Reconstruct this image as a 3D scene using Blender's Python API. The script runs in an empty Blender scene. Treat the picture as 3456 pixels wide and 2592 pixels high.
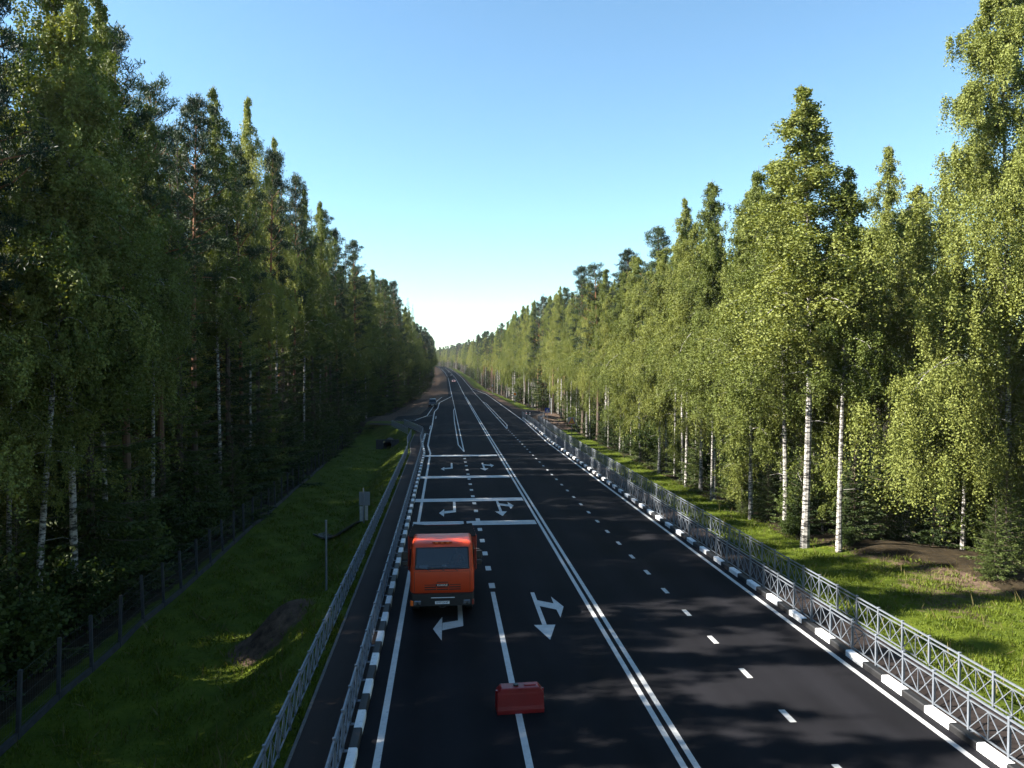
import bpy, bmesh, math, random
import numpy as np
from mathutils import Vector, Matrix
R = math.radians
rnd = random.Random(7)
S = bpy.context.scene
C = S.collection

# ---------------------------------------------------------------- camera
H = 9.0; F = 780.0
cam_d = bpy.data.cameras.new('camera'); cam = bpy.data.objects.new('camera', cam_d); C.objects.link(cam)
cam.location = (0, 0, H)
cam.rotation_euler = (R(90 - 1.307), 0, R(-4.91))
cam_d.sensor_width = 36; cam_d.lens = F / 1024 * 36
cam_d.clip_start = 0.1; cam_d.clip_end = 6000
S.camera = cam

# ---------------------------------------------------------------- sky and sun
SUN_EL = 33.0; SUN_AZ = -89.0          # azimuth clockwise from +Y: the sun stands left of the road
W = bpy.data.worlds.new('World'); S.world = W; W.use_nodes = True
wn = W.node_tree.nodes; wl = W.node_tree.links
bg = wn['Background']; sky = wn.new('ShaderNodeTexSky')
sky.sky_type = 'NISHITA'; sky.sun_disc = False
sky.sun_elevation = R(SUN_EL); sky.sun_rotation = R(SUN_AZ)
sky.altitude = 50; sky.air_density = 1.0; sky.dust_density = 0.05; sky.ozone_density = 1.4
tint = wn.new('ShaderNodeVectorMath'); tint.operation = 'MULTIPLY'; tint.inputs[1].default_value = (.86, 1.05, 1.06)
wl.new(sky.outputs[0], tint.inputs[0]); wl.new(tint.outputs[0], bg.inputs[0]); bg.inputs[1].default_value = 0.055
sd = bpy.data.lights.new('sun', 'SUN'); sd.energy = 5.0; sd.angle = R(0.53); sd.color = (1, 0.94, 0.84)
sun = bpy.data.objects.new('sun', sd); C.objects.link(sun)
az = R(SUN_AZ); el = R(SUN_EL)
to_sun = Vector((math.sin(az) * math.cos(el), math.cos(az) * math.cos(el), math.sin(el)))
sun.rotation_euler = to_sun.to_track_quat('Z', 'Y').to_euler()
sun.location = (-60, 0, 60)
S.view_settings.view_transform = 'Standard'; S.view_settings.look = 'None'
S.view_settings.exposure = 2.2; S.view_settings.gamma = 1
S.render.resolution_x = 1024; S.render.resolution_y = 768
S.cycles.max_bounces = 6; S.cycles.diffuse_bounces = 1; S.cycles.transparent_max_bounces = 8

# ---------------------------------------------------------------- helpers
def tag(o, label=None, cat=None, group=None, kind=None):
    if label: o['label'] = label
    if cat: o['category'] = cat
    if group: o['group'] = group
    if kind: o['kind'] = kind
    return o

def empty(name, loc=(0, 0, 0), rz=0, label=None, cat=None, group=None):
    o = bpy.data.objects.new(name, None); C.objects.link(o)
    o.location = loc; o.rotation_euler = (0, 0, rz); o.empty_display_size = .2
    return tag(o, label, cat, group)

def link(name, me, parent=None, loc=(0, 0, 0), rot=(0, 0, 0)):
    o = bpy.data.objects.new(name, me); C.objects.link(o)
    o.parent = parent; o.location = loc; o.rotation_euler = rot
    return o

def np_mesh(name, V, Fc, mats, mi=None, smooth=False):
    """V (n,3), Fc list of arrays/tuples or (m,k) array"""
    me = bpy.data.meshes.new(name)
    V = np.asarray(V, dtype=np.float32)
    if isinstance(Fc, np.ndarray):
        m, k = Fc.shape
        me.vertices.add(len(V)); me.vertices.foreach_set('co', V.ravel())
        me.loops.add(m * k); me.loops.foreach_set('vertex_index', Fc.astype(np.int32).ravel())
        me.polygons.add(m); me.polygons.foreach_set('loop_start', np.arange(0, m * k, k, dtype=np.int32))
        me.update(calc_edges=True)
    else:
        me.from_pydata(V.tolist(), [], [list(map(int, f)) for f in Fc])
    for mt in (mats if isinstance(mats, (list, tuple)) else [mats]): me.materials.append(mt)
    if mi is not None: me.polygons.foreach_set('material_index', np.asarray(mi, dtype=np.int32))
    if smooth: me.polygons.foreach_set('use_smooth', np.ones(len(me.polygons), dtype=bool))
    me.update()
    return me

class MB:
    def __init__(s): s.v = []; s.f = []; s.m = []
    def add(s, vs, fs, m=0):
        n = len(s.v); s.v += [tuple(v) for v in vs]
        s.f += [tuple(i + n for i in f) for f in fs]; s.m += [m] * len(fs); return s
    def box(s, x0, x1, y0, y1, z0, z1, m=0, M=None):
        vs = [Vector((x, y, z)) for z in (z0, z1) for x, y in ((x0, y0), (x1, y0), (x1, y1), (x0, y1))]
        if M: vs = [M @ v for v in vs]
        return s.add(vs, [(0, 3, 2, 1), (4, 5, 6, 7), (0, 1, 5, 4), (1, 2, 6, 5), (2, 3, 7, 6), (3, 0, 4, 7)], m)
    def cbox(s, x0, x1, y0, y1, z0, z1, c=.02, m=0, M=None):
        """box with chamfered edges along every side of the top and the vertical edges"""
        def ring(z, i):
            a, b, d, e = x0 + i, x1 - i, y0 + i, y1 - i
            return [Vector(p) for p in ((a + c, d, z), (b - c, d, z), (b, d + c, z), (b, e - c, z), (b - c, e, z), (a + c, e, z), (a, e - c, z), (a, d + c, z))]
        rs = [ring(z0, c), ring(z0 + c, 0), ring(z1 - c, 0), ring(z1, c)]
        vs = [v for r in rs for v in r]
        if M: vs = [M @ v for v in vs]
        fs = [tuple(range(7, -1, -1)), tuple(range(24, 32))]
        for k in range(3):
            for i in range(8):
                j = (i + 1) % 8; fs.append((k * 8 + i, k * 8 + j, k * 8 + 8 + j, k * 8 + 8 + i))
        return s.add(vs, fs, m)
    def tube(s, pts, rads, n=8, m=0, caps=True):
        pts = [Vector(p) for p in pts]
        if not isinstance(rads, (list, tuple)): rads = [rads] * len(pts)
        vs = []; fs = []
        for i, p in enumerate(pts):
            d = (pts[min(i + 1, len(pts) - 1)] - pts[max(i - 1, 0)]).normalized()
            a = d.cross(Vector((0, 0, 1)) if abs(d.z) < .9 else Vector((1, 0, 0))).normalized(); b = d.cross(a)
            for k in range(n):
                t = 2 * math.pi * k / n + (math.pi / 4 if n == 4 else 0)
                vs.append(p + (a * math.cos(t) + b * math.sin(t)) * rads[i])
        for i in range(len(pts) - 1):
            for k in range(n):
                j = (k + 1) % n; fs.append((i * n + k, (i + 1) * n + k, (i + 1) * n + j, i * n + j))
        if caps: fs += [tuple(range(n)), tuple(range(len(vs) - 1, len(vs) - 1 - n, -1))]
        return s.add(vs, fs, m)
    def prism(s, poly, z0, z1, m=0, M=None, axis='z'):
        n = len(poly)
        def P(a, b, z):
            v = Vector((a, b, z)) if axis == 'z' else (Vector((z, a, b)) if axis == 'x' else Vector((a, z, b)))
            return M @ v if M else v
        vs = [P(a, b, z0) for a, b in poly] + [P(a, b, z1) for a, b in poly]
        fs = [tuple(range(n - 1, -1, -1)), tuple(range(n, 2 * n))] + [(i, (i + 1) % n, n + (i + 1) % n, n + i) for i in range(n)]
        return s.add(vs, fs, m)
    def build(s, name, mats, parent=None, loc=(0, 0, 0), rot=(0, 0, 0), smooth=False, fix=True):
        me = s.mesh(name, mats, smooth, fix)
        return link(name, me, parent, loc, rot)
    def mesh(s, name, mats, smooth=False, fix=True):
        me = bpy.data.meshes.new(name); me.from_pydata(s.v, [], s.f)
        for mt in (mats if isinstance(mats, (list, tuple)) else [mats]): me.materials.append(mt)
        me.polygons.foreach_set('material_index', s.m)
        if fix:
            b = bmesh.new(); b.from_mesh(me); bmesh.ops.recalc_face_normals(b, faces=b.faces); b.to_mesh(me); b.free()
        if smooth:
            me.polygons.foreach_set('use_smooth', [True] * len(me.polygons))
            me.set_sharp_from_angle(angle=R(38))
        me.update(); return me

def interp(tab):
    xs = [a for a, b in tab]; ys = [b for a, b in tab]
    return lambda t: np.interp(t, xs, ys)

# ---------------------------------------------------------------- materials
def mat(name, col, rough=.6, metal=0, spec=.5, noise=0, nscale=8, bump=0, bscale=60, emit=None, es=0, coat=0):
    m = bpy.data.materials.new(name); m.use_nodes = True
    n = m.node_tree.nodes; l = m.node_tree.links; b = n['Principled BSDF']
    b.inputs['Base Color'].default_value = (*col, 1); b.inputs['Roughness'].default_value = rough
    b.inputs['Metallic'].default_value = metal; b.inputs['Specular IOR Level'].default_value = spec
    b.inputs['Coat Weight'].default_value = coat
    tc = n.new('ShaderNodeTexCoord')
    if noise:
        t = n.new('ShaderNodeTexNoise'); t.inputs['Scale'].default_value = nscale; t.inputs['Detail'].default_value = 5
        l.new(tc.outputs['Object'], t.inputs[0])
        r = n.new('ShaderNodeMapRange'); r.inputs[1].default_value = .3; r.inputs[2].default_value = .7
        r.inputs[3].default_value = 1 - noise; r.inputs[4].default_value = 1 + noise
        l.new(t.outputs[0], r.inputs[0])
        mx = n.new('ShaderNodeVectorMath'); mx.operation = 'SCALE'; mx.inputs[0].default_value = col
        l.new(r.outputs[0], mx.inputs['Scale']); l.new(mx.outputs[0], b.inputs['Base Color'])
    if bump:
        t = n.new('ShaderNodeTexNoise'); t.inputs['Scale'].default_value = bscale; t.inputs['Detail'].default_value = 4
        l.new(tc.outputs['Object'], t.inputs[0])
        bp = n.new('ShaderNodeBump'); bp.inputs['Strength'].default_value = bump; bp.inputs['Distance'].default_value = .02
        l.new(t.outputs[0], bp.inputs['Height']); l.new(bp.outputs[0], b.inputs['Normal'])
    if emit:
        b.inputs['Emission Color'].default_value = (*emit, 1); b.inputs['Emission Strength'].default_value = es
    return m

def leaf_mat(name, ca, cb, trans=.35, tcol=(.2, .28, .03), rough=.5, hue=.5):
    m = bpy.data.materials.new(name); m.use_nodes = True
    n = m.node_tree.nodes; l = m.node_tree.links; b = n['Principled BSDF']; out = n['Material Output']
    tc = n.new('ShaderNodeTexCoord'); t = n.new('ShaderNodeTexNoise'); t.inputs['Scale'].default_value = 1.3
    t.inputs['Detail'].default_value = 6; t.inputs['Roughness'].default_value = .75
    l.new(tc.outputs['Object'], t.inputs[0])
    oi = n.new('ShaderNodeObjectInfo')
    ad = n.new('ShaderNodeMath'); ad.operation = 'MULTIPLY_ADD'; ad.inputs[1].default_value = hue; ad.inputs[2].default_value = -.5 * hue - .05
    l.new(oi.outputs['Random'], ad.inputs[0])
    a2 = n.new('ShaderNodeMath'); a2.operation = 'ADD'; l.new(t.outputs[0], a2.inputs[0]); l.new(ad.outputs[0], a2.inputs[1])
    cr = n.new('ShaderNodeValToRGB'); cr.color_ramp.elements[0].position = .28; cr.color_ramp.elements[1].position = .72
    cr.color_ramp.elements[0].color = (*ca, 1); cr.color_ramp.elements[1].color = (*cb, 1)
    l.new(a2.outputs[0], cr.inputs[0]); l.new(cr.outputs[0], b.inputs['Base Color'])
    b.inputs['Roughness'].default_value = .62; b.inputs['Specular IOR Level'].default_value = .2
    tr = n.new('ShaderNodeBsdfTranslucent'); mx = n.new('ShaderNodeMixShader'); mx.inputs[0].default_value = trans
    mc = n.new('ShaderNodeMixRGB'); mc.blend_type = 'MULTIPLY'; mc.inputs[0].default_value = 1
    sc = n.new('ShaderNodeVectorMath'); sc.operation = 'SCALE'; sc.inputs['Scale'].default_value = 1.25
    l.new(cr.outputs[0], sc.inputs[0]); mc.inputs[2].default_value = (*tcol, 1)
    l.new(sc.outputs[0], mc.inputs[1]); l.new(mc.outputs[0], tr.inputs[0])
    l.new(b.outputs[0], mx.inputs[1]); l.new(tr.outputs[0], mx.inputs[2]); l.new(mx.outputs[0], out.inputs[0])
    return m

M_birchleaf = leaf_mat('birch_leaf', (.092, .117, .024), (.212, .228, .056), .20, (1.0, .95, .30))
M_pineleaf = leaf_mat('pine_needle', (.016, .030, .014), (.045, .068, .026), .10, (.8, 1, .4), .55)
M_spruceleaf = leaf_mat('spruce_needle', (.026, .042, .012), (.085, .110, .026), .12, (.9, 1, .4), .55)
M_bushleaf = leaf_mat('bush_leaf', (.030, .050, .010), (.075, .100, .022), .25, (1, 1, .4))
M_grassblade = leaf_mat('grass_blade', (.045, .070, .005), (.110, .138, .012), .25, (1, 1, .3), .5)

def birch_bark():
    m = bpy.data.materials.new('birch_bark'); m.use_nodes = True
    n = m.node_tree.nodes; l = m.node_tree.links; b = n['Principled BSDF']
    tc = n.new('ShaderNodeTexCoord'); mp = n.new('ShaderNodeMapping'); mp.inputs['Scale'].default_value = (2.2, 2.2, 7)
    l.new(tc.outputs['Object'], mp.inputs[0])
    t = n.new('ShaderNodeTexNoise'); t.inputs['Scale'].default_value = 1.6; t.inputs['Detail'].default_value = 5; t.inputs['Roughness'].default_value = .7
    l.new(mp.outputs[0], t.inputs[0])
    cr = n.new('ShaderNodeValToRGB'); e = cr.color_ramp.elements
    e[0].position = .45; e[0].color = (.025, .022, .02, 1); e[1].position = .53; e[1].color = (.34, .32, .29, 1)
    x = e.new(.7); x.color = (.44, .42, .39, 1)
    l.new(t.outputs[0], cr.inputs[0])
    # dark rough bark at the foot, finer dark limbs
    sx = n.new('ShaderNodeSeparateXYZ'); l.new(tc.outputs['Object'], sx.inputs[0])
    mr = n.new('ShaderNodeMapRange'); mr.inputs[1].default_value = 14; mr.inputs[2].default_value = 22; mr.inputs[3].default_value = 0; mr.inputs[4].default_value = .8
    l.new(sx.outputs[2], mr.inputs[0])
    mx = n.new('ShaderNodeMixRGB'); mx.inputs[2].default_value = (.09, .07, .055, 1)
    l.new(mr.outputs[0], mx.inputs[0]); l.new(cr.outputs[0], mx.inputs[1]); l.new(mx.outputs[0], b.inputs['Base Color'])
    b.inputs['Roughness'].default_value = .75
    return m
M_birchbark = birch_bark()
def pine_bark():
    m = bpy.data.materials.new('pine_bark'); m.use_nodes = True
    n = m.node_tree.nodes; l = m.node_tree.links; b = n['Principled BSDF']
    tc = n.new('ShaderNodeTexCoord'); sx = n.new('ShaderNodeSeparateXYZ'); l.new(tc.outputs['Object'], sx.inputs[0])
    t = n.new('ShaderNodeTexNoise'); t.inputs['Scale'].default_value = 5; t.inputs['Detail'].default_value = 5
    l.new(tc.outputs['Object'], t.inputs[0])
    mr = n.new('ShaderNodeMapRange'); mr.inputs[1].default_value = 5; mr.inputs[2].default_value = 11
    l.new(sx.outputs[2], mr.inputs[0])
    mx = n.new('ShaderNodeMixRGB'); mx.inputs[1].default_value = (.10, .070, .05, 1); mx.inputs[2].default_value = (.28, .115, .045, 1)
    l.new(mr.outputs[0], mx.inputs[0])
    m2 = n.new('ShaderNodeMixRGB'); m2.blend_type = 'MULTIPLY'; m2.inputs[0].default_value = .6
    l.new(mx.outputs[0], m2.inputs[1]); l.new(t.outputs[0], m2.inputs[2]); l.new(m2.outputs[0], b.inputs['Base Color'])
    b.inputs['Roughness'].default_value = .85
    return m
M_pinebark = pine_bark()
M_sprucebark = mat('spruce_bark', (.075, .055, .042), .9, noise=.4, nscale=6)

def asphalt(name, col, n2=.25, rough=.8):
    m = bpy.data.materials.new(name); m.use_nodes = True
    n = m.node_tree.nodes; l = m.node_tree.links; b = n['Principled BSDF']
    tc = n.new('ShaderNodeTexCoord')
    a = n.new('ShaderNodeTexNoise'); a.inputs['Scale'].default_value = 45; a.inputs['Detail'].default_value = 3
    l.new(tc.outputs['Object'], a.inputs[0])
    mp = n.new('ShaderNodeMapping'); mp.inputs['Scale'].default_value = (1.1, .05, 1); l.new(tc.outputs['Object'], mp.inputs[0])
    c = n.new('ShaderNodeTexNoise'); c.inputs['Scale'].default_value = 1.2; c.inputs['Detail'].default_value = 4; l.new(mp.outputs[0], c.inputs[0])
    d = n.new('ShaderNodeTexNoise'); d.inputs['Scale'].default_value = .35; d.inputs['Detail'].default_value = 6; l.new(tc.outputs['Object'], d.inputs[0])
    s1 = n.new('ShaderNodeMath'); s1.operation = 'ADD'; l.new(a.outputs[0], s1.inputs[0]); l.new(c.outputs[0], s1.inputs[1])
    s2 = n.new('ShaderNodeMath'); s2.operation = 'ADD'; l.new(s1.outputs[0], s2.inputs[0]); l.new(d.outputs[0], s2.inputs[1])
    mr = n.new('ShaderNodeMapRange'); mr.inputs[1].default_value = 1.1; mr.inputs[2].default_value = 1.9
    mr.inputs[3].default_value = 1 - n2; mr.inputs[4].default_value = 1 + n2; l.new(s2.outputs[0], mr.inputs[0])
    sx = n.new('ShaderNodeSeparateXYZ'); l.new(tc.outputs['Object'], sx.inputs[0])
    w1 = n.new('ShaderNodeMath'); w1.operation = 'MULTIPLY_ADD'; w1.inputs[1].default_value = 2 * math.pi / 1.74; w1.inputs[2].default_value = 1.2; l.new(sx.outputs[0], w1.inputs[0])
    w2 = n.new('ShaderNodeMath'); w2.operation = 'SINE'; l.new(w1.outputs[0], w2.inputs[0])
    w3 = n.new('ShaderNodeMath'); w3.operation = 'MULTIPLY_ADD'; w3.inputs[1].default_value = .13; l.new(w2.outputs[0], w3.inputs[0]); l.new(mr.outputs[0], w3.inputs[2])
    sc = n.new('ShaderNodeVectorMath'); sc.operation = 'SCALE'; sc.inputs[0].default_value = col
    l.new(w3.outputs[0], sc.inputs['Scale']); l.new(sc.outputs[0], b.inputs['Base Color'])
    b.inputs['Roughness'].default_value = rough; b.inputs['Specular IOR Level'].default_value = .09
    bp = n.new('ShaderNodeBump'); bp.inputs['Strength'].default_value = .35; bp.inputs['Distance'].default_value = .01
    l.new(a.outputs[0], bp.inputs['Height']); l.new(bp.outputs[0], b.inputs['Normal'])
    return m
M_asphalt = asphalt('asphalt', (.0088, .0086, .0105), .4, .88)
M_path = asphalt('path_asphalt', (.028, .022, .020), .3)
M_paint = mat('road_paint', (.42, .42, .41), .6, noise=.12, nscale=3, bump=.2, bscale=40)
def worn(m):
    n = m.node_tree.nodes; l = m.node_tree.links; b = n['Principled BSDF']; src = b.inputs['Base Color'].links[0].from_socket
    tc = n.new('ShaderNodeTexCoord'); t = n.new('ShaderNodeTexNoise'); t.inputs['Scale'].default_value = 9; t.inputs['Detail'].default_value = 8; t.inputs['Roughness'].default_value = .8
    l.new(tc.outputs['Object'], t.inputs[0]); r = n.new('ShaderNodeMapRange'); r.inputs[1].default_value = .56; r.inputs[2].default_value = .66; r.inputs[4].default_value = .7; l.new(t.outputs[0], r.inputs[0])
    mx = n.new('ShaderNodeMixRGB'); mx.inputs[2].default_value = (.05, .05, .05, 1); l.new(r.outputs[0], mx.inputs[0]); l.new(src, mx.inputs[1]); l.new(mx.outputs[0], b.inputs['Base Color'])
worn(M_paint)
M_strip = mat('rumble_paint', (.50, .50, .50), .6, noise=.1, nscale=2)
M_oldconc = mat('old_concrete', (.038, .039, .042), .9, noise=.3, nscale=3)
M_kerbw = mat('kerb_white', (.72, .72, .72), .6, noise=.08, nscale=4, bump=.2, bscale=20)
worn(M_kerbw)
M_kerbb = mat('kerb_black', (.010, .010, .011), .6, noise=.3, nscale=4)
M_conc = mat('concrete', (.34, .33, .31), .85, noise=.15, nscale=5, bump=.3)
M_darkconc = mat('fence_concrete', (.30, .29, .29), .85, noise=.25, nscale=4)
M_galv = mat('galvanised_steel', (.17, .19, .22), .45, metal=.3, noise=.12, nscale=9)
M_wire = mat('wire', (.12, .12, .12), .6, metal=.5)
M_sky_grey = mat('sign_back_grey', (.16, .18, .21), .5, metal=.4)
M_orange = mat('truck_orange', (.58, .048, .004), .5, coat=.08, noise=.05, nscale=3)
M_boxred = mat('tipper_red', (.30, .035, .018), .5, noise=.2, nscale=2)
M_tarp = mat('dark_tarpaulin', (.013, .010, .009), .95, spec=.08, noise=.3, nscale=3, bump=.5, bscale=8)
M_black = mat('black_plastic', (.014, .014, .015), .5)
M_rubber = mat('tyre_rubber', (.018, .018, .018), .85)
M_chrome = mat('lamp_reflector', (.75, .77, .8), .15, metal=.9)
M_amber = mat('amber_lens', (.85, .16, .02), .3)
M_white = mat('white_paint', (.78, .78, .78), .5)
M_text = mat('dark_lettering', (.03, .03, .035), .5)
M_chr2 = mat('badge_silver', (.72, .72, .70), .35, metal=.3)
M_red = mat('red_plastic', (.20, .004, .006), .45, noise=.12, nscale=2)
M_yellow = mat('sign_yellow', (.75, .40, .03), .5)
M_blue = mat('sign_blue', (.012, .045, .36), .5)
M_signred = mat('sign_red', (.62, .02, .02), .5)
M_lampon = mat('headlamp_lit', (1, 1, 1), .3, emit=(1, .75, .72), es=.8)
M_carred = mat('car_red', (.45, .02, .03), .3, coat=.5)
M_cardark = mat('car_dark_blue', (.012, .014, .03), .3, coat=.5)
M_carblack = mat('car_black', (.008, .008, .010), .3, coat=.5)
M_carglass = mat('car_glass', (.012, .016, .022), .3, spec=.3)
M_rooflight = mat('car_roof_grey', (.16, .19, .22), .4, coat=.2)
M_machine = mat('machine_grey', (.05, .055, .07), .5)
M_skin = mat('skin', (.45, .26, .18), .6)
M_cloth = mat('dark_jacket', (.03, .035, .05), .9)
M_redcloth = mat('red_strap', (.60, .04, .03), .8)
M_interior = mat('cab_interior', (.02, .02, .022), .9)

def glass_mat():
    m = bpy.data.materials.new('windscreen_glass'); m.use_nodes = True
    n = m.node_tree.nodes; l = m.node_tree.links; out = n['Material Output']; n.remove(n['Principled BSDF'])
    g = n.new('ShaderNodeBsdfGlossy'); g.inputs['Roughness'].default_value = .03; g.inputs[0].default_value = (.8, .85, 1, 1)
    t = n.new('ShaderNodeBsdfTransparent'); t.inputs[0].default_value = (.42, .46, .5, 1)
    mx = n.new('ShaderNodeMixShader'); mx.inputs[0].default_value = .03
    l.new(t.outputs[0], mx.inputs[1]); l.new(g.outputs[0], mx.inputs[2]); l.new(mx.outputs[0], out.inputs[0])
    return m
M_glass = glass_mat()

def ground_mat():
    m = bpy.data.materials.new('verge_ground'); m.use_nodes = True
    n = m.node_tree.nodes; l = m.node_tree.links; b = n['Principled BSDF']
    tc = n.new('ShaderNodeTexCoord')
    def noise(s, d=5, r=.6):
        t = n.new('ShaderNodeTexNoise'); t.inputs['Scale'].default_value = s; t.inputs['Detail'].default_value = d
        t.inputs['Roughness'].default_value = r; l.new(tc.outputs['Object'], t.inputs[0]); return t
    def ramp(src, a, b_, p0=.35, p1=.65):
        r = n.new('ShaderNodeValToRGB'); r.color_ramp.elements[0].color = (*a, 1); r.color_ramp.elements[1].color = (*b_, 1)
        r.color_ramp.elements[0].position = p0; r.color_ramp.elements[1].position = p1; l.new(src, r.inputs[0]); return r
    g = ramp(noise(.9, 8, .75).outputs[0], (.034, .054, .004), (.088, .112, .010))
    so = ramp(noise(2.5, 8, .7).outputs[0], (.036, .024, .017), (.135, .092, .065))
    fo = ramp(noise(1.7, 7, .7).outputs[0], (.014, .011, .007), (.045, .033, .018))
    at = n.new('ShaderNodeAttribute'); at.attribute_name = 'soil'; at.attribute_type = 'GEOMETRY'
    a2 = n.new('ShaderNodeAttribute'); a2.attribute_name = 'litter'; a2.attribute_type = 'GEOMETRY'
    def edge(a, s):
        e = n.new('ShaderNodeMath'); e.operation = 'MULTIPLY_ADD'; e.inputs[1].default_value = 1.0
        l.new(noise(s, 6, .7).outputs[0], e.inputs[0]); l.new(a.outputs['Fac'], e.inputs[2])
        r = n.new('ShaderNodeMapRange'); r.inputs[1].default_value = .92; r.inputs[2].default_value = 1.08; l.new(e.outputs[0], r.inputs[0]); return r
    m1 = n.new('ShaderNodeMixRGB'); l.new(edge(at, 1.6).outputs[0], m1.inputs[0]); l.new(g.outputs[0], m1.inputs[1]); l.new(so.outputs[0], m1.inputs[2])
    m2 = n.new('ShaderNodeMixRGB'); l.new(edge(a2, 1.1).outputs[0], m2.inputs[0]); l.new(m1.outputs[0], m2.inputs[1]); l.new(fo.outputs[0], m2.inputs[2])
    l.new(m2.outputs[0], b.inputs['Base Color']); b.inputs['Roughness'].default_value = .95; b.inputs['Specular IOR Level'].default_value = .1
    bp = n.new('ShaderNodeBump'); bp.inputs['Strength'].default_value = .8; bp.inputs['Distance'].default_value = .06
    l.new(noise(7, 8, .75).outputs[0], bp.inputs['Height']); l.new(bp.outputs[0], b.inputs['Normal'])
    return m
M_ground = ground_mat()

# ---------------------------------------------------------------- lay of the land
zr = interp([(-50, 0), (250, 0), (300, .15), (388, 1.05), (462, 2.24), (580, 3.9), (730, 6.6), (850, 8.3), (1000, 9.2), (3000, 9.2)])
cx = interp([(388, 0), (462, -.3), (580, -1.8), (730, -5.5), (850, -11), (1000, -24), (1400, -80)])
shl = interp([(81, 0), (90, -.47)])                  # left kerb and railings step outwards here
shr = interp([(92, 0), (113, .6), (134, .85)])
paveL = interp([(80, -2.03), (81, -2.03), (90, -2.5), (106, -2.55), (112, -3.6), (126, -5.0), (131, -8.5), (141, -8.5), (146, -4.6), (170, -3.6), (202, -2.6), (228, -.4), (240, 1.0), (1400, 1.0)])
paveR = interp([(91, 12.4), (113, 13.0), (134, 13.3), (137, 15), (150, 19), (156, 19), (165, 14.2), (200, 13.7), (262, 13.9), (320, 10.9), (1400, 10.9)])
flatL = interp([(106, -4.05), (115, -6), (128, -12.5), (142, -12.5), (150, -6), (200, -4.6), (240, -1.2), (1400, -1.2)])
flatR = interp([(125, 14.65), (137, 15.5), (145, 20), (156, 20), (165, 15.5), (262, 15), (320, 12), (1400, 12)])
depL = interp([(0, 1.95), (110, 1.9), (125, 1.0), (128, .2), (142, .2), (150, .9), (400, .8), (1400, .6)])
depR = interp([(0, 1.1), (125, 1.2), (145, .3), (156, .3), (165, .9), (1400, .6)])
edgeL = interp([(0, -14.3), (70, -14.4), (110, -14.2), (150, -12.5), (230, -9.0), (300, -7.0), (1400, -7.0)])
edgeR = interp([(0, 25.5), (36, 25), (40, 22), (44, 20.3), (120, 20.3), (150, 21.5), (250, 19), (320, 17), (1400, 17)])

ys = np.concatenate([np.arange(-12, 110, .55), np.arange(110, 260, 1.3), np.arange(260, 700, 7), np.arange(700, 1400, 25), [1500, 1800, 2400, 3200]])
def smooth(t): t = np.clip(t, 0, 1); return t * t * (3 - 2 * t)
def wob(x, y): return (np.sin(x * 1.3 + y * .7) + np.sin(x * .6 - y * .9 + 2) + np.sin(x * 2.9 + y * 2.1) * .5 + np.sin(y * .33 + x * .21) * 1.3) / 3.8
def ground_z(x, y):
    x = np.asarray(x, float); y = np.asarray(y, float)
    d = x - cx(y); z0 = zr(y)
    l = smooth((flatL(y) - d) / 3.6) * depL(y)
    r = smooth((d - flatR(y)) / 3.2) * depR(y)
    off = np.clip(np.maximum(flatL(y) - d, d - flatR(y)), 0, 3) / 3
    z = z0 - .045 - l - r + wob(x, y) * .13 * off
    z += .55 * np.exp(-((x - 24.2) / 2.6) ** 2 - ((y - 41) / 3.2) ** 2)       # heap of earth before the spruces
    z += .5 * np.exp(-((x - 26.5) / 2.0) ** 2 - ((y - 35) / 2.5) ** 2)
    z += 1.15 * np.exp(-((x + 6.4) / 1.3) ** 2 - ((y - 30.5) / 1.2) ** 2)     # dug earth on the left bank
    return z
xs = np.concatenate([[-900, -500, -300, -180, -110, -75, -55, -42, -34, -28, -24, -21], np.arange(-19, -16, .8), np.arange(-16, -3, .3), [-3, -2.5, -1, 3, 8, 11, 13, 14, 14.4], np.arange(14.7, 27, .32),
                     np.arange(27, 33, .9), [34, 38, 44, 55, 75, 110, 180, 300, 500, 900]])
XX, YY = np.meshgrid(xs, ys); XW = XX + cx(YY)
ZZ = ground_z(XW, YY)
nx, ny = len(xs), len(ys)
Vg = np.stack([XW, YY, ZZ], -1).reshape(-1, 3)
ii = (np.arange(ny - 1)[:, None] * nx + np.arange(nx - 1)[None]).ravel()
Fg = np.stack([ii, ii + 1, ii + nx + 1, ii + nx], -1)
me = np_mesh('ground', Vg, Fg, M_ground, smooth=True)
def gauss(x, y, sx, sy): return np.exp(-((XW - x) / sx) ** 2 - ((YY - y) / sy) ** 2)
soil = .95 * gauss(24.2, 41, 3.0, 3.2) + .75 * gauss(26.5, 35, 2.2, 3) + 1.1 * gauss(-6.6, 30, 1.7, 1.6) + .45 * gauss(21, 31, 3, 6)
soil += .28 * gauss(24, 34, 3.0, 4.5) + .55 * gauss(16.2, 24, .8, 9) + .9 * smooth((YY - 146) / 8) * smooth((flatR(YY) + 1.2 - (XW - cx(YY))) / 1.2)
soil += .85 * smooth((YY - 122) / 4) * (1 - smooth((YY - 150) / 6)) * smooth((XW - 14) / 1.5)
soil += .40 * smooth((YY - 165) / 10) * smooth((XW - cx(YY) - edgeL(YY)) / 1.5) * (XW < 5) * (1 - smooth((YY - 420) / 60))
soil += .7 * smooth((YY - 128) / 3) * (1 - smooth((YY - 147) / 4)) * (XW < 3)
litter = np.maximum(smooth((edgeL(YY) + 1.6 - (XW - cx(YY))) / 1.6), smooth(((XW - cx(YY)) - edgeR(YY) + .8) / 1.6)) * 1.1
for nm, arr in (('soil', soil), ('litter', litter)):
    a = me.attributes.new(nm, 'FLOAT', 'POINT'); a.data.foreach_set('value', np.clip(arr, 0, 1.2).astype(np.float32).ravel())
ground = link('ground', me); tag(ground, kind='structure')

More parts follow.
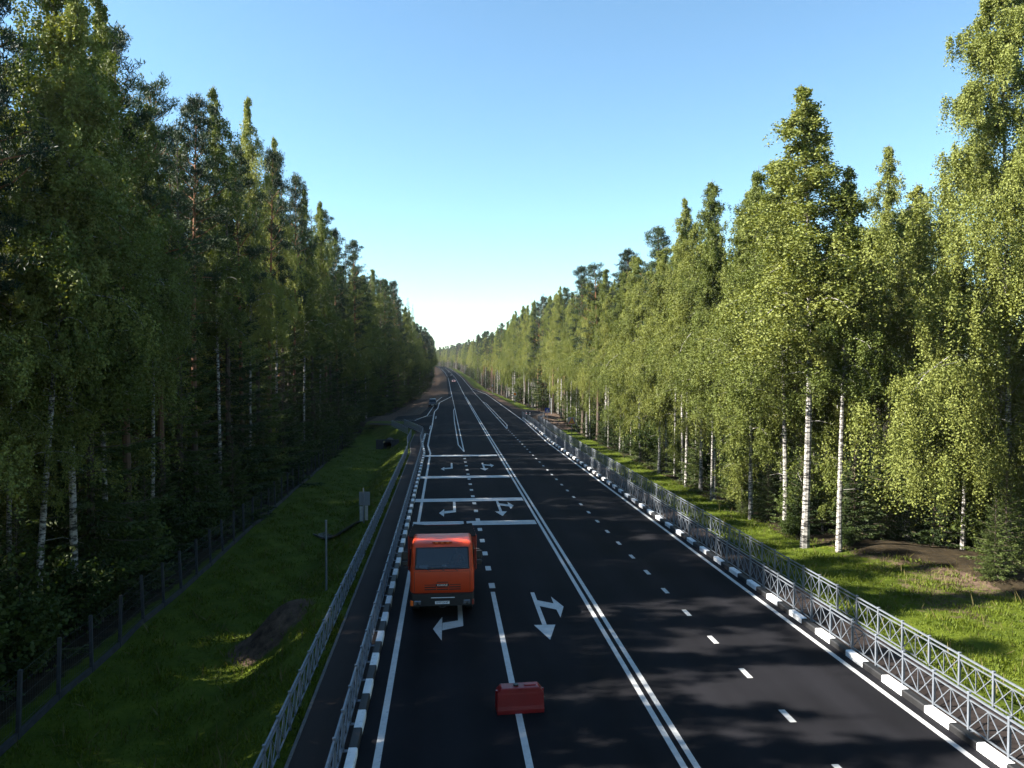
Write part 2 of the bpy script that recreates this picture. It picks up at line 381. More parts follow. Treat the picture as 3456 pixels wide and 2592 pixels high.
# asphalt road, following the same rows as the ground
def strip_mesh(name, fl, fr, y0, y1, dz, m, cols=6, name2=None):
    yy = np.array([y for y in ys if y0 < y < y1]); yy = np.concatenate([[y0], yy, [y1]])
    t = np.linspace(0, 1, cols)
    a = (fl(yy) + cx(yy))[:, None]; b = (fr(yy) + cx(yy))[:, None]
    X = a + (b - a) * t[None]; Y = np.repeat(yy[:, None], cols, 1); Z = zr(Y) + dz
    V = np.stack([X, Y, Z], -1).reshape(-1, 3); k = (np.arange(len(yy) - 1)[:, None] * cols + np.arange(cols - 1)[None]).ravel()
    return np_mesh(name, V, np.stack([k, k + 1, k + cols + 1, k + cols], -1), m)
cst = lambda v: (lambda y: np.full_like(np.asarray(y, float), v))
road = link('road', strip_mesh('road', paveL, paveR, -12, 1400, 0, M_asphalt)); tag(road, kind='structure')
# footpaths behind the kerbs
M_edge = mat('path_edge_concrete', (.10, .095, .09), .9, noise=.2)
fp = link('footpath', strip_mesh('footpath', lambda y: -3.5 + shl(y), lambda y: -2.235 + shl(y), -12, 104, .06, M_path, 3)); tag(fp, kind='structure')
fp = link('footpath', strip_mesh('footpath', lambda y: 12.63 + shr(y), lambda y: 14.15 + shr(y), -12, 127, .06, M_path, 3)); tag(fp, kind='structure')
# the path crossing the ditch on the left, the earth track on the right
def flat_poly(name, pts, z, m, th=.0):
    me = bpy.data.meshes.new(name); me.from_pydata([(x, y, z) for x, y in pts], [], [tuple(range(len(pts)))]); me.materials.append(m)
    o = link(name, me); tag(o, kind='structure'); return o
flat_poly('side_path', [(-3.7, 104), (-2.75, 104), (-2.6, 108), (-3.7, 113), (-6.5, 122.5), (-11.5, 124.5), (-12.2, 122), (-7.5, 119.5), (-4.6, 112)], .02, M_path)

# kerbs: one-metre stones, white and black by turns
def kerb(name, xf, y0, y1, sgn, label):
    b = MB(); y = y0; k = 0
    while y < y1:
        ya, yb = y + .006, y + .994
        xa, xb = float(xf(ya)), float(xf(yb)); w = .205 * sgn; c = .025 * sgn
        zt = .185
        for (q0, q1) in ((ya, yb),):
            pr = [(0, -.03), (0, zt - .03), (c, zt), (w, zt), (w, -.03)]
            vs = [(xa + p, q0, z) for p, z in pr] + [(xb + p, q1, z) for p, z in pr]
            b.add(vs, [(0, 1, 2, 3, 4), (9, 8, 7, 6, 5)] + [(i, (i + 1) % 5, 5 + (i + 1) % 5, 5 + i) for i in range(5)], k % 2)
        y += 1.0; k += 1
    o = b.build(name, [M_kerbw, M_kerbb]); tag(o, kind='structure'); return o
kerb('kerb', lambda y: -2.03 + shl(y), -8.9, 103.1, -1, '')
kerb('kerb', lambda y: 12.4 + shr(y), -7.9, 134.1, 1, '')
for f_ in (lambda y: -3.58 + shl(y), lambda y: 14.15 + shr(y)):
    b = MB()
    for y in np.arange(-8, 103 if f_(0) < 0 else 126, 1.0):
        xa, xb = float(f_(y)), float(f_(y + .99))
        b.add([(xa, y, -.05), (xa + .08, y, -.05), (xa + .08, y, .085), (xa, y, .085), (xb, y + .99, -.05), (xb + .08, y + .99, -.05), (xb + .08, y + .99, .085), (xb, y + .99, .085)],
              [(0, 1, 2, 3), (7, 6, 5, 4), (0, 4, 5, 1), (1, 5, 6, 2), (2, 6, 7, 3), (3, 7, 4, 0)])
    tag(b.build('path_edging', M_edge), kind='structure')

# ---------------------------------------------------------------- road markings (thin sheets on the asphalt)
mk = MB()
ZM = .007
def line(pts, w, z=ZM, step=2.0):
    """a painted line through points (x at the road, y)"""
    P = []
    for (xa, ya), (xb, yb) in zip(pts[:-1], pts[1:]):
        n = max(1, int(abs(yb - ya) / (step if ya < 250 else 7)))
        for i in range(n): P.append((xa + (xb - xa) * i / n, ya + (yb - ya) * i / n))
    P.append(pts[-1])
    vs = []
    for i, p in enumerate(P):
        q0 = Vector(P[max(i - 1, 0)]); q1 = Vector(P[min(i + 1, len(P) - 1)]); d = (q1 - q0).normalized(); nrm = Vector((-d.y, d.x)) * w / 2
        for s in (1, -1):
            x, y = p[0] + nrm.x * s, p[1] + nrm.y * s
            vs.append((x + float(cx(y)), y, float(zr(y)) + z + max(0, y - 250) * .0002))
    mk.add(vs, [(2 * i, 2 * i + 1, 2 * i + 3, 2 * i + 2) for i in range(len(P) - 1)])
line([(-1.58, -10), (-1.52, 80.8), (-1.95, 88.7), (-2.0, 104), (-1.95, 120), (-2.06, 144), (-2.08, 155), (-1.55, 167), (-1.4, 193), (2.1, 234)], .17)
line([(2.1, 234), (2.08, 388), (2.1, 800)], .2)
line([(2.07, 167), (2.1, 233)], .1, ZM + .004)
line([(-.9, 228), (-2.1, 202), (-2.7, 170), (-3.25, 142.7), (-5.0, 130), (-9, 128)], .16)
line([(-2.2, 144.5), (-5.2, 133), (-9, 130.5)], .09)
line([(-2.2, 112), (-2.2, 118.5)], .12); line([(-1.6, 134), (-1.6, 141)], .12)
for dx in (-.145, .145): line([(5.44 + dx, -10), (5.6 + dx, 120), (5.95 + dx, 230)], .15)
line([(5.95, 231), (6.3, 330), (6.2, 800)], .16)
line([(12.05, -10), (12.03, 92), (12.5, 111), (12.85, 125), (13.0, 165), (13.2, 250), (10.2, 310), (10.2, 800)], .16)
line([(1.88, -10), (1.88, 30.85)], .17)
y = 31.75
while y < 79: line([(1.9, y - .37), (1.9, y + .37)], .24); y += 2.76
line([(1.97, 82.2), (1.50, 89.2), (1.52, 128), (1.75, 160), (2.06, 167)], .13); line([(1.98, 82), (2.0, 120), (2.07, 167)], .13, ZM + .004)
y = 2.33
while y < 111: line([(8.73 + .0015 * y, y - .36), (8.73 + .0015 * y, y + .36)], .17); y += 2.81
line([(8.86, 111.7), (9.5, 197)], .14); line([(8.9, 111.9), (9.45, 119), (9.9, 190), (9.5, 197)], .13, ZM + .004); line([(9.5, 198), (10.1, 310)], .1)
line([(-2.5, 104.6), (-1.95, 103)], .12)
# arrows traced on the road plane: source pixel -> ground
def px(xz, yz, sc, ox, oy):
    u = (ox + xz / sc) / 3.375 - 512; v = 384 - (oy + yz / sc) / 3.375
    d = cam.rotation_euler.to_matrix() @ Vector((u, v, -F)); t = -H / d.z
    return (d.x * t, d.y * t)
A1 = [px(x, y, 6.32, 1600, 1950) for x, y in ((1200, 316), (1283, 316), (1345, 482), (1695, 550), (1640, 405), (1908, 618), (1843, 850), (1757, 680), (1397, 605), (1550, 1003), (1733, 1003), (1622, 1325), (1277, 1010), (1452, 1003))]
def straight_arrow(dy, dx=0):
    # stem, branch with its head, and the head ahead: three pieces that meet edge to edge
    P = [(x + dx, y + dy, ZM) for x, y in A1]
    mk.add([P[0], P[1], P[2], P[8], P[9], P[13]], [(0, 1, 2, 3, 4, 5)])
    mk.add([P[2], P[3], P[7], P[8]], [(0, 1, 2, 3)]); mk.add([P[3], P[4], P[5], P[6], P[7]], [(1, 2, 0), (2, 4, 0), (2, 3, 4)])
    mk.add([P[12], P[10], P[11]], [(0, 1, 2)])
A2 = [px(x, y, 3.403, 1250, 1400) for x, y in ((949, 996), (976, 996), (984, 1119), (848, 1135), (845, 1171), (789, 1130), (848, 1085), (850, 1108), (951, 1099))]
ty = A2[5][1]
tip2 = px(462, 1548, 4.147, 1350, 1750)
def turn_arrow(dy, dx=0):
    P = [(x + dx, y + dy, ZM) for x, y in A2]
    mk.add([P[0], P[1], P[2], P[8]], [(0, 1, 2, 3)]); mk.add([P[8], P[2], P[3], P[7]], [(0, 1, 2, 3)])
    mk.add([P[6], P[5], P[4]], [(0, 1, 2)])
offs = ty - tip2[1]
yB = px(1518, 1163, 3.403, 1250, 1400)[1]; yC = px(1315, 641, 3.403, 1250, 1400)[1]
straight_arrow(0); straight_arrow(yB - A1[11][1]); straight_arrow(yC - A1[11][1])
turn_arrow(-offs, tip2[0] - A2[5][0]); turn_arrow(0); turn_arrow(px(817, 622, 3.403, 1250, 1400)[1] - ty)
tag(mk.build('road_markings', M_paint, fix=False), kind='structure')
# rumble strips: raised bars across the two oncoming lanes
rb = MB()
for yc, n, x0 in ((44.6, 4, -1.84), (52.4, 4, -2.0), (63.3, 4, -2.0), (78.4, 4, -2.35)):
    for i in range(n):
        y0 = yc + (i - n / 2) * .30
        if yc < 50:
            rb.box(x0, 1.05, y0, y0 + .19, .004, .020); rb.box(1.22, 5.2, y0, y0 + .19, .004, .020)
        else: rb.box(x0, 5.22, y0, y0 + .23, .004, .020)
tag(rb.build('rumble_strips', M_strip), kind='structure')

# ---------------------------------------------------------------- trees
def frame(d):
    d = d / (np.linalg.norm(d, axis=-1, keepdims=True) + 1e-9)
    up = np.where(np.abs(d[..., 2:3]) < .95, np.array([0, 0, 1.]), np.array([1., 0, 0]))
    a = np.cross(d, up); a /= np.linalg.norm(a, axis=-1, keepdims=True) + 1e-9
    return d, a, np.cross(d, a)
def leaves(c, d, L, Wd, rg):
    """diamond leaves at points c along directions d"""
    n = len(c); d, a, b = frame(d); th = rg.uniform(0, 2 * np.pi, (n, 1)); s = a * np.cos(th) + b * np.sin(th)
    L = np.asarray(L).reshape(-1, 1) * np.ones((n, 1)); Wd = np.asarray(Wd).reshape(-1, 1) * np.ones((n, 1))
    V = np.stack([c, c + d * L * .5 + s * Wd * .5, c + d * L, c + d * L * .5 - s * Wd * .5], 1).reshape(-1, 3)
    return V, np.arange(4 * n).reshape(n, 4)
def leaf_obj(name, c, d, L, Wd, rg, m):
    V, Fc = leaves(c, d, L, Wd, rg); return np_mesh(name, V, Fc, m)

def gen_birch(seed, h=24, cs=.25, rad=2.6, nstr=2300, per=28, lean=.4, lsz=.10):
    rg = np.random.default_rng(seed); b = MB(); rr = random.Random(seed)
    n = 14; ph = rr.uniform(0, 6.28)
    tp = [Vector((lean * math.sin(t * 2.2 + ph) * t, lean * math.cos(t * 1.7 + ph) * t, h * t)) for t in [i / n for i in range(n + 1)]]
    r0 = h * .0056
    b.tube(tp, [max(.012, r0 * (1.25 if i == 0 else 1) * (1 - i / n) ** .85) for i in range(n + 1)], 8, caps=False)
    def trunk(t):
        k = min(int(t * n), n - 1); f = t * n - k; return tp[k].lerp(tp[k + 1], f)
    tw = []; nb = 74
    for i in range(nb):
        u = (i + rr.random()) / nb; t = cs + (1 - cs) * u * .985
        prof = min(1, .5 + 2.0 * u) * (1 - u) ** .75 + .05
        a = i * 2.4 + rr.uniform(-.5, .5); lob = rr.choice([.7, .9, 1, 1.1, 1.35])
        L = rad * prof * rr.uniform(.6, 1.25) * lob; e = rr.uniform(.5, 1.05)
        p = trunk(t); pts = [p]; d = Vector((math.cos(a) * math.cos(e), math.sin(a) * math.cos(e), math.sin(e)))
        for k in range(6):
            p = p + d * (L / 5); pts.append(p)
            d = (d + Vector((rr.uniform(-.25, .25), rr.uniform(-.25, .25), -.27 + rr.uniform(-.18, .14)))).normalized()
            tw.append((p, (.35 + .65 * k / 5) * (.22 + L / rad), L / rad))
            for _ in range(2):
                q = p + Vector((rr.gauss(0, 1), rr.gauss(0, 1), rr.gauss(0, .5))) * .16 * L; tw.append((q, .8 * (.22 + L / rad), L / rad))
        b.tube(pts, [max(.006, .035 * L / rad * (1 - k / 7)) for k in range(7)], 4, caps=False)
    for i in range(5):   # a few dead twigs low on the bole
        t = rr.uniform(.08, cs); a = rr.uniform(0, 6.28); p = trunk(t); L = rr.uniform(.5, 1.4)
        b.tube([p, p + Vector((math.cos(a), math.sin(a), .2)) * L * .5, p + Vector((math.cos(a + .3), math.sin(a + .3), -.1)) * L], [.015, .01, .004], 3, caps=False)
    tr = b.mesh('trunk', M_birchbark, smooth=True, fix=False)
    P = np.array([list(t[0]) for t in tw]); wt = np.array([t[1] for t in tw]); wt /= wt.sum()
    idx = rg.choice(len(P), nstr, p=wt); loc = np.clip(.25 + .85 * np.array([t[2] for t in tw])[idx], .25, 1.1)
    top = P[idx] + rg.normal(0, .16, (nstr, 3)) * loc[:, None]
    ln = rg.uniform(.25, 1.35, nstr) * (rad / 2.6) * loc
    drift = rg.normal(0, .24, (nstr, 3)) * loc[:, None]; drift[:, 2] = 0
    s = rg.uniform(0, 1, (nstr, per, 1))
    c = top[:, None] + drift[:, None] * s + np.array([0, 0, -1.]) * s * ln[:, None, None] + rg.normal(0, .06, (nstr, per, 3))
    c = c.reshape(-1, 3); N = len(c)
    d = rg.normal(0, .8, (N, 3)) + np.array([0, 0, -.7]); L = rg.uniform(.7, 1.3, N) * lsz
    return tr, leaf_obj('crown', c, d, L, L * .72, rg, M_birchleaf)

def gen_pine(seed, h=25, cs=.5, rad=2.6, ncl=620, per=30):
    rg = np.random.default_rng(seed); b = MB(); rr = random.Random(seed); n = 12; ph = rr.uniform(0, 6)
    tp = [Vector((.35 * math.sin(t * 2 + ph) * t, .35 * math.cos(t * 2.3 + ph) * t, h * t)) for t in [i / n for i in range(n + 1)]]
    b.tube(tp, [max(.03, h * .0085 * (1.2 if i == 0 else 1) * (1 - i / n) ** .7) for i in range(n + 1)], 8, caps=False)
    tw = []; nb = 46
    for i in range(nb):
        u = (i + rr.random()) / nb; t = cs + (1 - cs) * u; k = min(int(t * n), n - 1); p = tp[k].lerp(tp[k + 1], min(1, t * n - k))
        L = rad * (min(1, .45 + 1.6 * u) * (1 - u) ** .55 + .14) * rr.uniform(.6, 1.25); a = i * 2.4 + rr.uniform(-.6, .6); e = .15 + .75 * u
        d = Vector((math.cos(a) * math.cos(e), math.sin(a) * math.cos(e), math.sin(e))); pts = [p]
        for q in range(5):
            p = p + d * L / 5; pts.append(p); d = (d + Vector((rr.uniform(-.25, .25), rr.uniform(-.25, .25), rr.uniform(-.15, .22)))).normalized()
            if q > 0:
                tw.append(p)
                for _ in range(2 + q): tw.append(p + Vector((rr.gauss(0, 1), rr.gauss(0, 1), rr.gauss(.25, .4))) * .17 * L)
        b.tube(pts, [max(.01, .06 * L / rad * (1 - k / 6)) for k in range(6)], 4, caps=False)
    for i in range(14):
        t = rr.uniform(.22, cs); a = rr.uniform(0, 6.28); p = tp[0].lerp(tp[-1], t); L = rr.uniform(.5, 1.6)
        b.tube([p, p + Vector((math.cos(a), math.sin(a), .15)) * L * .6, p + Vector((math.cos(a + .3), math.sin(a + .3), -.05)) * L], [.022, .014, .005], 3, caps=False)
    tr = b.mesh('trunk', M_pinebark, smooth=True, fix=False)
    P = np.array([list(p) for p in tw]); idx = rg.choice(len(P), ncl); cc = P[idx] + rg.normal(0, .10, (ncl, 3))
    d = rg.normal(0, 1, (ncl, per, 3)) + np.array([0, 0, .9]); c = cc[:, None] + rg.normal(0, .13, (ncl, per, 3)) * np.array([1, 1, .6])
    N = ncl * per
    return tr, leaf_obj('crown', c.reshape(-1, 3), d.reshape(-1, 3), rg.uniform(.16, .30, N), rg.uniform(.03, .055, N), rg, M_pineleaf)

def gen_spruce(seed, h=20, cs=.06, rad=2.4, n=22000, sz=.2):
    rg = np.random.default_rng(seed); b = MB(); rr = random.Random(seed)
    b.tube([(0, 0, 0), (0, 0, h * .5), (0, 0, h)], [h * .009, h * .006, .015], 7, caps=False)
    segs = []; nb = int(70 + h * 3)
    for i in range(nb):
        u = (i + rr.random()) / nb; z = h * (cs + (1 - cs) * u); L = (rad * (1 - u) ** .85 + .10) * rr.uniform(.7, 1.2)
        a = i * 2.4 + rr.uniform(-.4, .4); e = -.25 + .85 * u; p = Vector((0, 0, z)); pts = [p]
        d = Vector((math.cos(a) * math.cos(e), math.sin(a) * math.cos(e), math.sin(e)))
        for q in range(4):
            p2 = p + d * L / 4; segs.append((p, p2, L * (.34 - .06 * q))); p = p2; pts.append(p)
            d = (d + Vector((0, 0, .09))).normalized()
        b.tube(pts, [.02 * (1 - k / 5) + .004 for k in range(5)], 3, caps=False)
    tr = b.mesh('trunk', M_sprucebark, smooth=True, fix=False)
    A = np.array([list(s[0]) for s in segs]); B = np.array([list(s[1]) for s in segs]); w = np.array([s[2] for s in segs])
    pr = w * np.linalg.norm(B - A, axis=1); pr /= pr.sum(); i = rg.choice(len(segs), n, p=pr)
    t = rg.uniform(0, 1, (n, 1)); base = A[i] * (1 - t) + B[i] * t; dr = B[i] - A[i]; dr /= np.linalg.norm(dr, axis=1, keepdims=True)
    side = np.cross(dr, [0, 0, 1.]); side /= np.linalg.norm(side, axis=1, keepdims=True) + 1e-9
    s = rg.uniform(-1, 1, (n, 1)); c = base + (side * s + dr * np.abs(s) * .6) * w[i][:, None] - np.array([0, 0, 1.]) * (np.abs(s) * .18 * w[i][:, None] + rg.uniform(0, .12, (n, 1)))
    d = dr + side * np.sign(s) * .8 + np.array([0, 0, -.25]) + rg.normal(0, .3, (n, 3))
    L = rg.uniform(.7, 1.4, n) * sz
    return tr, leaf_obj('crown', c, d, L, L * .28, rg, M_spruceleaf)

def gen_bush(seed, h=2.6, rad=1.3, n=5000, sz=.13, m=None):
    rg = np.random.default_rng(seed); b = MB(); rr = random.Random(seed); P = []
    for i in range(16):
        a = rr.uniform(0, 6.28); L = h * rr.uniform(.45, 1); sp = rr.uniform(.1, .6); p = Vector((rr.uniform(-.3, .3) * rad, rr.uniform(-.3, .3) * rad, 0)); pts = [p]
        d = Vector((math.cos(a) * sp, math.sin(a) * sp, 1)).normalized()
        for k in range(5):
            p = p + d * L / 5; pts.append(p); d = (d + Vector((rr.uniform(-.3, .3), rr.uniform(-.3, .3), -.02))).normalized()
            for _ in range(1 + k): P.append(p + Vector((rr.gauss(0, 1), rr.gauss(0, 1), rr.gauss(0, .7))) * .2 * rad)
        b.tube(pts, [.02 * (1 - k / 6) + .003 for k in range(6)], 3, caps=False)
    tr = b.mesh('stem', M_sprucebark, fix=False)
    P = np.array([list(p) for p in P]); c = P[rg.choice(len(P), n)] + rg.normal(0, .13, (n, 3)); c[:, 2] = np.maximum(c[:, 2], .05)
    L = rg.uniform(.7, 1.3, n) * sz
    return tr, leaf_obj('foliage', c, rg.normal(0, 1, (n, 3)) + np.array([0, 0, -.2]), L, L * .7, rg, m or M_bushleaf)

BIRCH = [gen_birch(11 + i, 24, [.28, .36, .22, .42, .32, .18][i], [3.4, 2.8, 4.0, 2.5, 3.2, 3.8][i], [3000, 2500, 3600, 2200, 2900, 3500][i]) for i in range(6)]
YBIRCH = [gen_birch(91 + i, 12, .08, [1.9, 2.3, 1.6][i], [1500, 1800, 1300][i], 18, .5, .11) for i in range(3)]
BIGB = gen_birch(77, 30, .08, 7.2, 15000, 27, .6, .10)
PINE = [gen_pine(31 + i, 25, [.5, .58, .42][i], [2.7, 2.3, 3.0][i]) for i in range(3)]
SPRUCE = [gen_spruce(51 + i, 20, .05, [2.3, 2.8][i]) for i in range(2)]
YSPR = [gen_spruce(61 + i, 6, .03, [1.5, 1.9][i], 9000, .17) for i in range(2)]
BUSH = [gen_bush(71 + i, [2.6, 3.4, 2.0][i], [1.2, 1.3, 1.4][i]) for i in range(3)]
BASEH = {'birch': 24, 'pine': 25, 'spruce': 20, 'young_spruce': 6, 'bush': 1}

ORD = ['nearest', 'second', 'third', 'fourth', 'fifth', 'sixth', 'seventh', 'eighth', 'ninth', 'tenth', 'eleventh', 'twelfth', 'thirteenth', 'fourteenth', 'fifteenth', 'sixteenth', 'seventeenth', 'eighteenth', 'nineteenth']
TENS = {2: 'twent', 3: 'thirt', 4: 'fort', 5: 'fift', 6: 'sixt', 7: 'sevent', 8: 'eight', 9: 'ninet'}
def ordinal(n):
    if n == 1: return ORD[0]
    if n < 20: return ORD[n - 1] + ' nearest'
    if n < 100:
        t, u = divmod(n, 10)
        if u == 0: return TENS[t] + 'ieth nearest'
        return TENS[t] + 'y-' + (['first'] + ORD[1:9])[u - 1] + ' nearest'
    return 'hundred and ' + (['first'] + ORD[1:19])[(n - 101) % 19] + ' nearest' if n > 100 else 'hundredth nearest'

def plant(name, pair, x, y, s, label, cat, group, parts=('trunk', 'crown'), sxy=None, rz=None, dz=0):
    r = empty(name, (x, y, float(ground_z(x, y)) - .05 + dz), rnd.uniform(0, 6.28) if rz is None else rz, label, cat, group)
    sx = (sxy or s) ; r.scale = (sx, sx, s)
    link(parts[0], pair[0], r); link(parts[1], pair[1], r)
    return r

counts = {}
def tree(kind, x, y, top, side, row, wide=1.0, var=None):
    """a tree whose tip reaches height `top` above the near road"""
    gz = float(ground_z(x, y)); hh = max(4, top - gz)
    pair = rnd.choice({'birch': BIRCH, 'pine': PINE, 'spruce': SPRUCE}[kind]); s = hh / BASEH[kind]
    if var is not None: pair = {'birch': BIRCH, 'pine': PINE, 'spruce': SPRUCE}[kind][var]
    nm = kind + '_tree'
    looks = {'birch': 'white-trunked birch', 'pine': 'dark pine with orange bole', 'spruce': 'conical dark spruce'}[kind]
    where = 'shaded left' if side == 'left' else 'sunlit right'
    if row == 0:
        k = (side, kind); counts[k] = counts.get(k, 0) + 1
        lab = f"{looks} in the {where} front row, {ordinal(counts[k])} {kind}"
        grp = f"{kind} trees in the front row on the {side}"
    elif row == 1:
        lab = f"{looks} just behind the front row of the {where} forest"; grp = f"{kind} trees behind the front row on the {side}"
    else:
        lab = f"{looks} deep inside the {where} forest"; grp = f"{kind} trees deep in the {side} forest"
    return plant(nm, pair, x, y, s, lab, 'tree', grp, sxy=s ** .5 * wide * rnd.uniform(.9, 1.12))

def pick(ws):
    r = rnd.random() * sum(w for _, w in ws)
    for k, w in ws:
        r -= w
        if r <= 0: return k
    return ws[-1][0]

# left forest: heights above the road follow the skyline of the photo
topL = interp([(0, 26), (30, 26), (36, 25.5), (45, 25), (55, 27), (80, 28), (100, 28), (160, 28), (300, 26), (1400, 26)])
SPEC_L = [(30.6, 24.5, 'birch', 3, 1.0), (33.2, 26.5, 'birch', 0, 1.15), (35.2, 23.5, 'spruce', 1, 1), (37.2, 26.0, 'birch', 1, 1.0), (39.8, 24.8, 'pine', 0, 1), (43.0, 23.0, 'birch', 3, .9), (44.6, 24.2, 'pine', 2, 1.1), (47.5, 22.2, 'spruce', 0, 1), (50.5, 25.6, 'pine', 1, 1), (54.9, 28.2, 'birch', 3, .9), (57, 23.4, 'spruce', 1, 1), (59.5, 25, 'pine', 1, .9), (62.5, 30.0, 'birch', 1, .8), (66, 25.8, 'spruce', 0, 1), (69, 27, 'pine', 0, .9), (73, 30.0, 'birch', 3, .8), (77, 27, 'spruce', 1, 1), (81, 28, 'pine', 1, .9),
          (87, 28.6, 'birch', 3, .85), (91, 27, 'spruce', 0, 1), (96, 29, 'birch', 1, .8), (101, 28, 'pine', 0, 1), (107, 26.4, 'spruce', 1, 1), (112, 28, 'pine', 1, 1)]
for y_, t_, k_, v_, w_ in SPEC_L:
    o = tree(k_, float(edgeL(y_)) - 1.0 + rnd.uniform(-.3, .3), y_, t_, 'left', 0, w_, v_)
    if y_ < 31: o.rotation_euler = (0, R(4), 1.0)
y = 1.0
while y < 31:
    tree(pick([('birch', 3), ('pine', 1)]), float(edgeL(y)) - rnd.uniform(.3, 2.2), y, rnd.choice([16, 18.5, 20, 21.5, 23]), 'left', 0); y += rnd.uniform(2.6, 4.2)
y = 117
while y < 250:
    tree(pick([('birch', 1.5), ('pine', 2.4), ('spruce', 2)]), float(edgeL(y)) - rnd.uniform(.3, 2.0), y, float(topL(y)) + rnd.uniform(-4, 1.0) + float(zr(y)), 'left', 0); y += rnd.uniform(3.2, 5.0)
for row, dx, y0, y1, s0, s1 in ((1, 4.0, 0, 200, 2.8, 4.2), (2, 7.3, 5, 180, 3.2, 4.8), (2, 11, 10, 150, 4, 6.5)):
    y = y0
    while y < y1:
        k = pick([('birch', 1), ('pine', 2.2), ('spruce', 2.4)])
        tree(k, float(edgeL(y)) - dx + rnd.uniform(-1.2, 1.2), y, (float(topL(y)) - (.8 if row == 1 else 1.0) + rnd.uniform(-5.5, .5)) * (.8 if y < 30 else 1), 'left', row); y += rnd.uniform(s0, s1)

# right forest
SPEC_R = [(42, 20.1, 24.6, 'birch', 1.38), (40.5, 21.3, 19.8, 'birch', 1.0), (48.5, 28.3, 23.4, 'birch', .8), (46.5, 21.0, 22.0, 'birch', 1.15), (50, 20.2, 22.3, 'birch', 1), (54, 21.5, 21.5, 'birch', 1), (57.5, 20.4, 23.2, 'birch', .85),
          (62, 20.8, 20.8, 'birch', 1), (64, 20.2, 23.2, 'birch', .85), (68, 21.2, 21.4, 'birch', 1), (73, 20.4, 20.4, 'birch', 1), (78, 22, 22.8, 'pine', 1), (81, 20.6, 20.8, 'birch', 1), (86, 21.3, 21.8, 'birch', .9),
          (91, 20.7, 20.5, 'birch', 1), (95, 22.5, 23.2, 'pine', 1), (99, 20.6, 21.6, 'birch', 1), (106, 21.0, 22.6, 'pine', 1.1), (111, 20.4, 21.5, 'birch', .9), (118, 21, 23.6, 'pine', 1)]
for y_, x_, t_, k_, w_ in SPEC_R: tree(k_, x_, y_, t_, 'right', 0, w_ * 1.1)
y = 53
while y < 128:      # slim birches standing close together along the edge
    tree('birch', float(edgeR(y)) + rnd.uniform(-.2, 2.6), y, rnd.uniform(17, 21.5), 'right', 0, rnd.uniform(.62, .8), rnd.choice([1, 3, 3, 4])); y += rnd.uniform(1.7, 3.1)
y = 123
while y < 250:
    tree(pick([('birch', 4), ('pine', 1.2), ('spruce', .6)]), float(edgeR(y)) + rnd.uniform(0, 1.8), y, 21.5 + rnd.uniform(-2.5, 2) + (1.5 if y > 150 else 0), 'right', 0, rnd.uniform(.75, 1.0)); y += rnd.uniform(2.2, 3.8)
for row, dx, y0, y1, s0, s1 in ((1, 3.6, 46, 210, 3.0, 4.6), (2, 7, 44, 190, 3.4, 5.2), (2, 11.5, 40, 150, 4, 6.5)):
    y = y0
    while y < y1:
        k = pick([('birch', 2), ('pine', 2), ('spruce', 1.2)])
        tree(k, float(edgeR(y)) + dx + rnd.uniform(-1.2, 1.2), y, rnd.uniform(16.5, 20.5) if y < 70 else rnd.uniform(19, 23), 'right', row); y += rnd.uniform(s0, s1)
for x_, y_, t_, k_ in ((29.5, 46, 16, 'spruce'), (33, 44, 17.5, 'spruce'), (27.5, 49, 17, 'pine'), (31.5, 50, 18.5, 'pine'), (36.5, 48, 20, 'pine'), (38, 42, 18, 'spruce'), (34, 53, 19.5, 'birch')):
    tree(k_, x_, y_, t_, 'right', 2)
plant('birch_tree', BIGB, 29.4, 38.3, 1.05, 'very large birch with a broad bright crown filling the right margin', 'tree', None, rz=1.0)
plant('birch_tree', BIRCH[5], 33.0, 36.5, 1.12, 'birch squeezed between the largest birch and the right margin', 'tree', None, sxy=1.5)
plant('birch_tree', BIRCH[2], 28.2, 40.2, .66, 'short bushy birch in front of the largest birch on the right', 'tree', None, sxy=.95)

# leafy young birches between the old ones
def young_birches(side, y0, y1, s0, s1, mx):
    y = y0; i = 0
    while y < y1:
        i += 1
        x = float(edgeL(y)) - rnd.uniform(1.8, 4.5) if side == 'left' else float(edgeR(y)) + rnd.uniform(.4, 3.4)
        plant('young_birch', rnd.choice(YBIRCH), x, y, rnd.uniform(.55, mx), f"young leafy birch between taller trunks on the {'shaded left' if side == 'left' else 'sunlit right'} edge, {ordinal(i)} one", 'small birch', f'young birches along the {side} edge')
        y += rnd.uniform(s0, s1)
young_birches('left', 20, 190, 6, 11, 1.1)
young_birches('right', 45.5, 190, 5.5, 11, 1.15)
# young spruces along both edges
spr_r = [(21.6, 45.6, .8), (21.2, 49.6, .7), (21.4, 56, .9), (21.3, 63.2, 1.0), (21.0, 73.5, .8), (21.2, 81, 1.0), (21.3, 89, .9), (21.4, 98, 1.1), (21.6, 108, 1.2), (22, 120, 1.3), (22, 128, 1.1), (22.4, 137, 1.4), (23.1, 42.2, .95), (25.5, 43, 1.15), (27.4, 41.5, .9), (29.3, 42.6, 1.1), (25.6, 34.2, .62), (27.2, 35.6, .8), (22.2, 47, 1.1), (22.0, 53.5, 1.2), (21.6, 60, .8), (22.6, 66, 1.3), (21.8, 70.5, 1.0), (22.3, 77, 1.35), (21.5, 84, 1.1), (22, 93, 1.3), (21.7, 103, 1.2), (22.6, 114, 1.4), (20.3, 51.8, .33), (31.4, 40.6, 1.0)]
for i, (x_, y_, s_) in enumerate(spr_r):
    plant('young_spruce', YSPR[i % 2], x_, y_, s_, f"young green spruce at the foot of the right forest edge, {ordinal(i + 1)} one", 'small spruce', 'young spruces along the right forest edge')
i = 0; y = 24
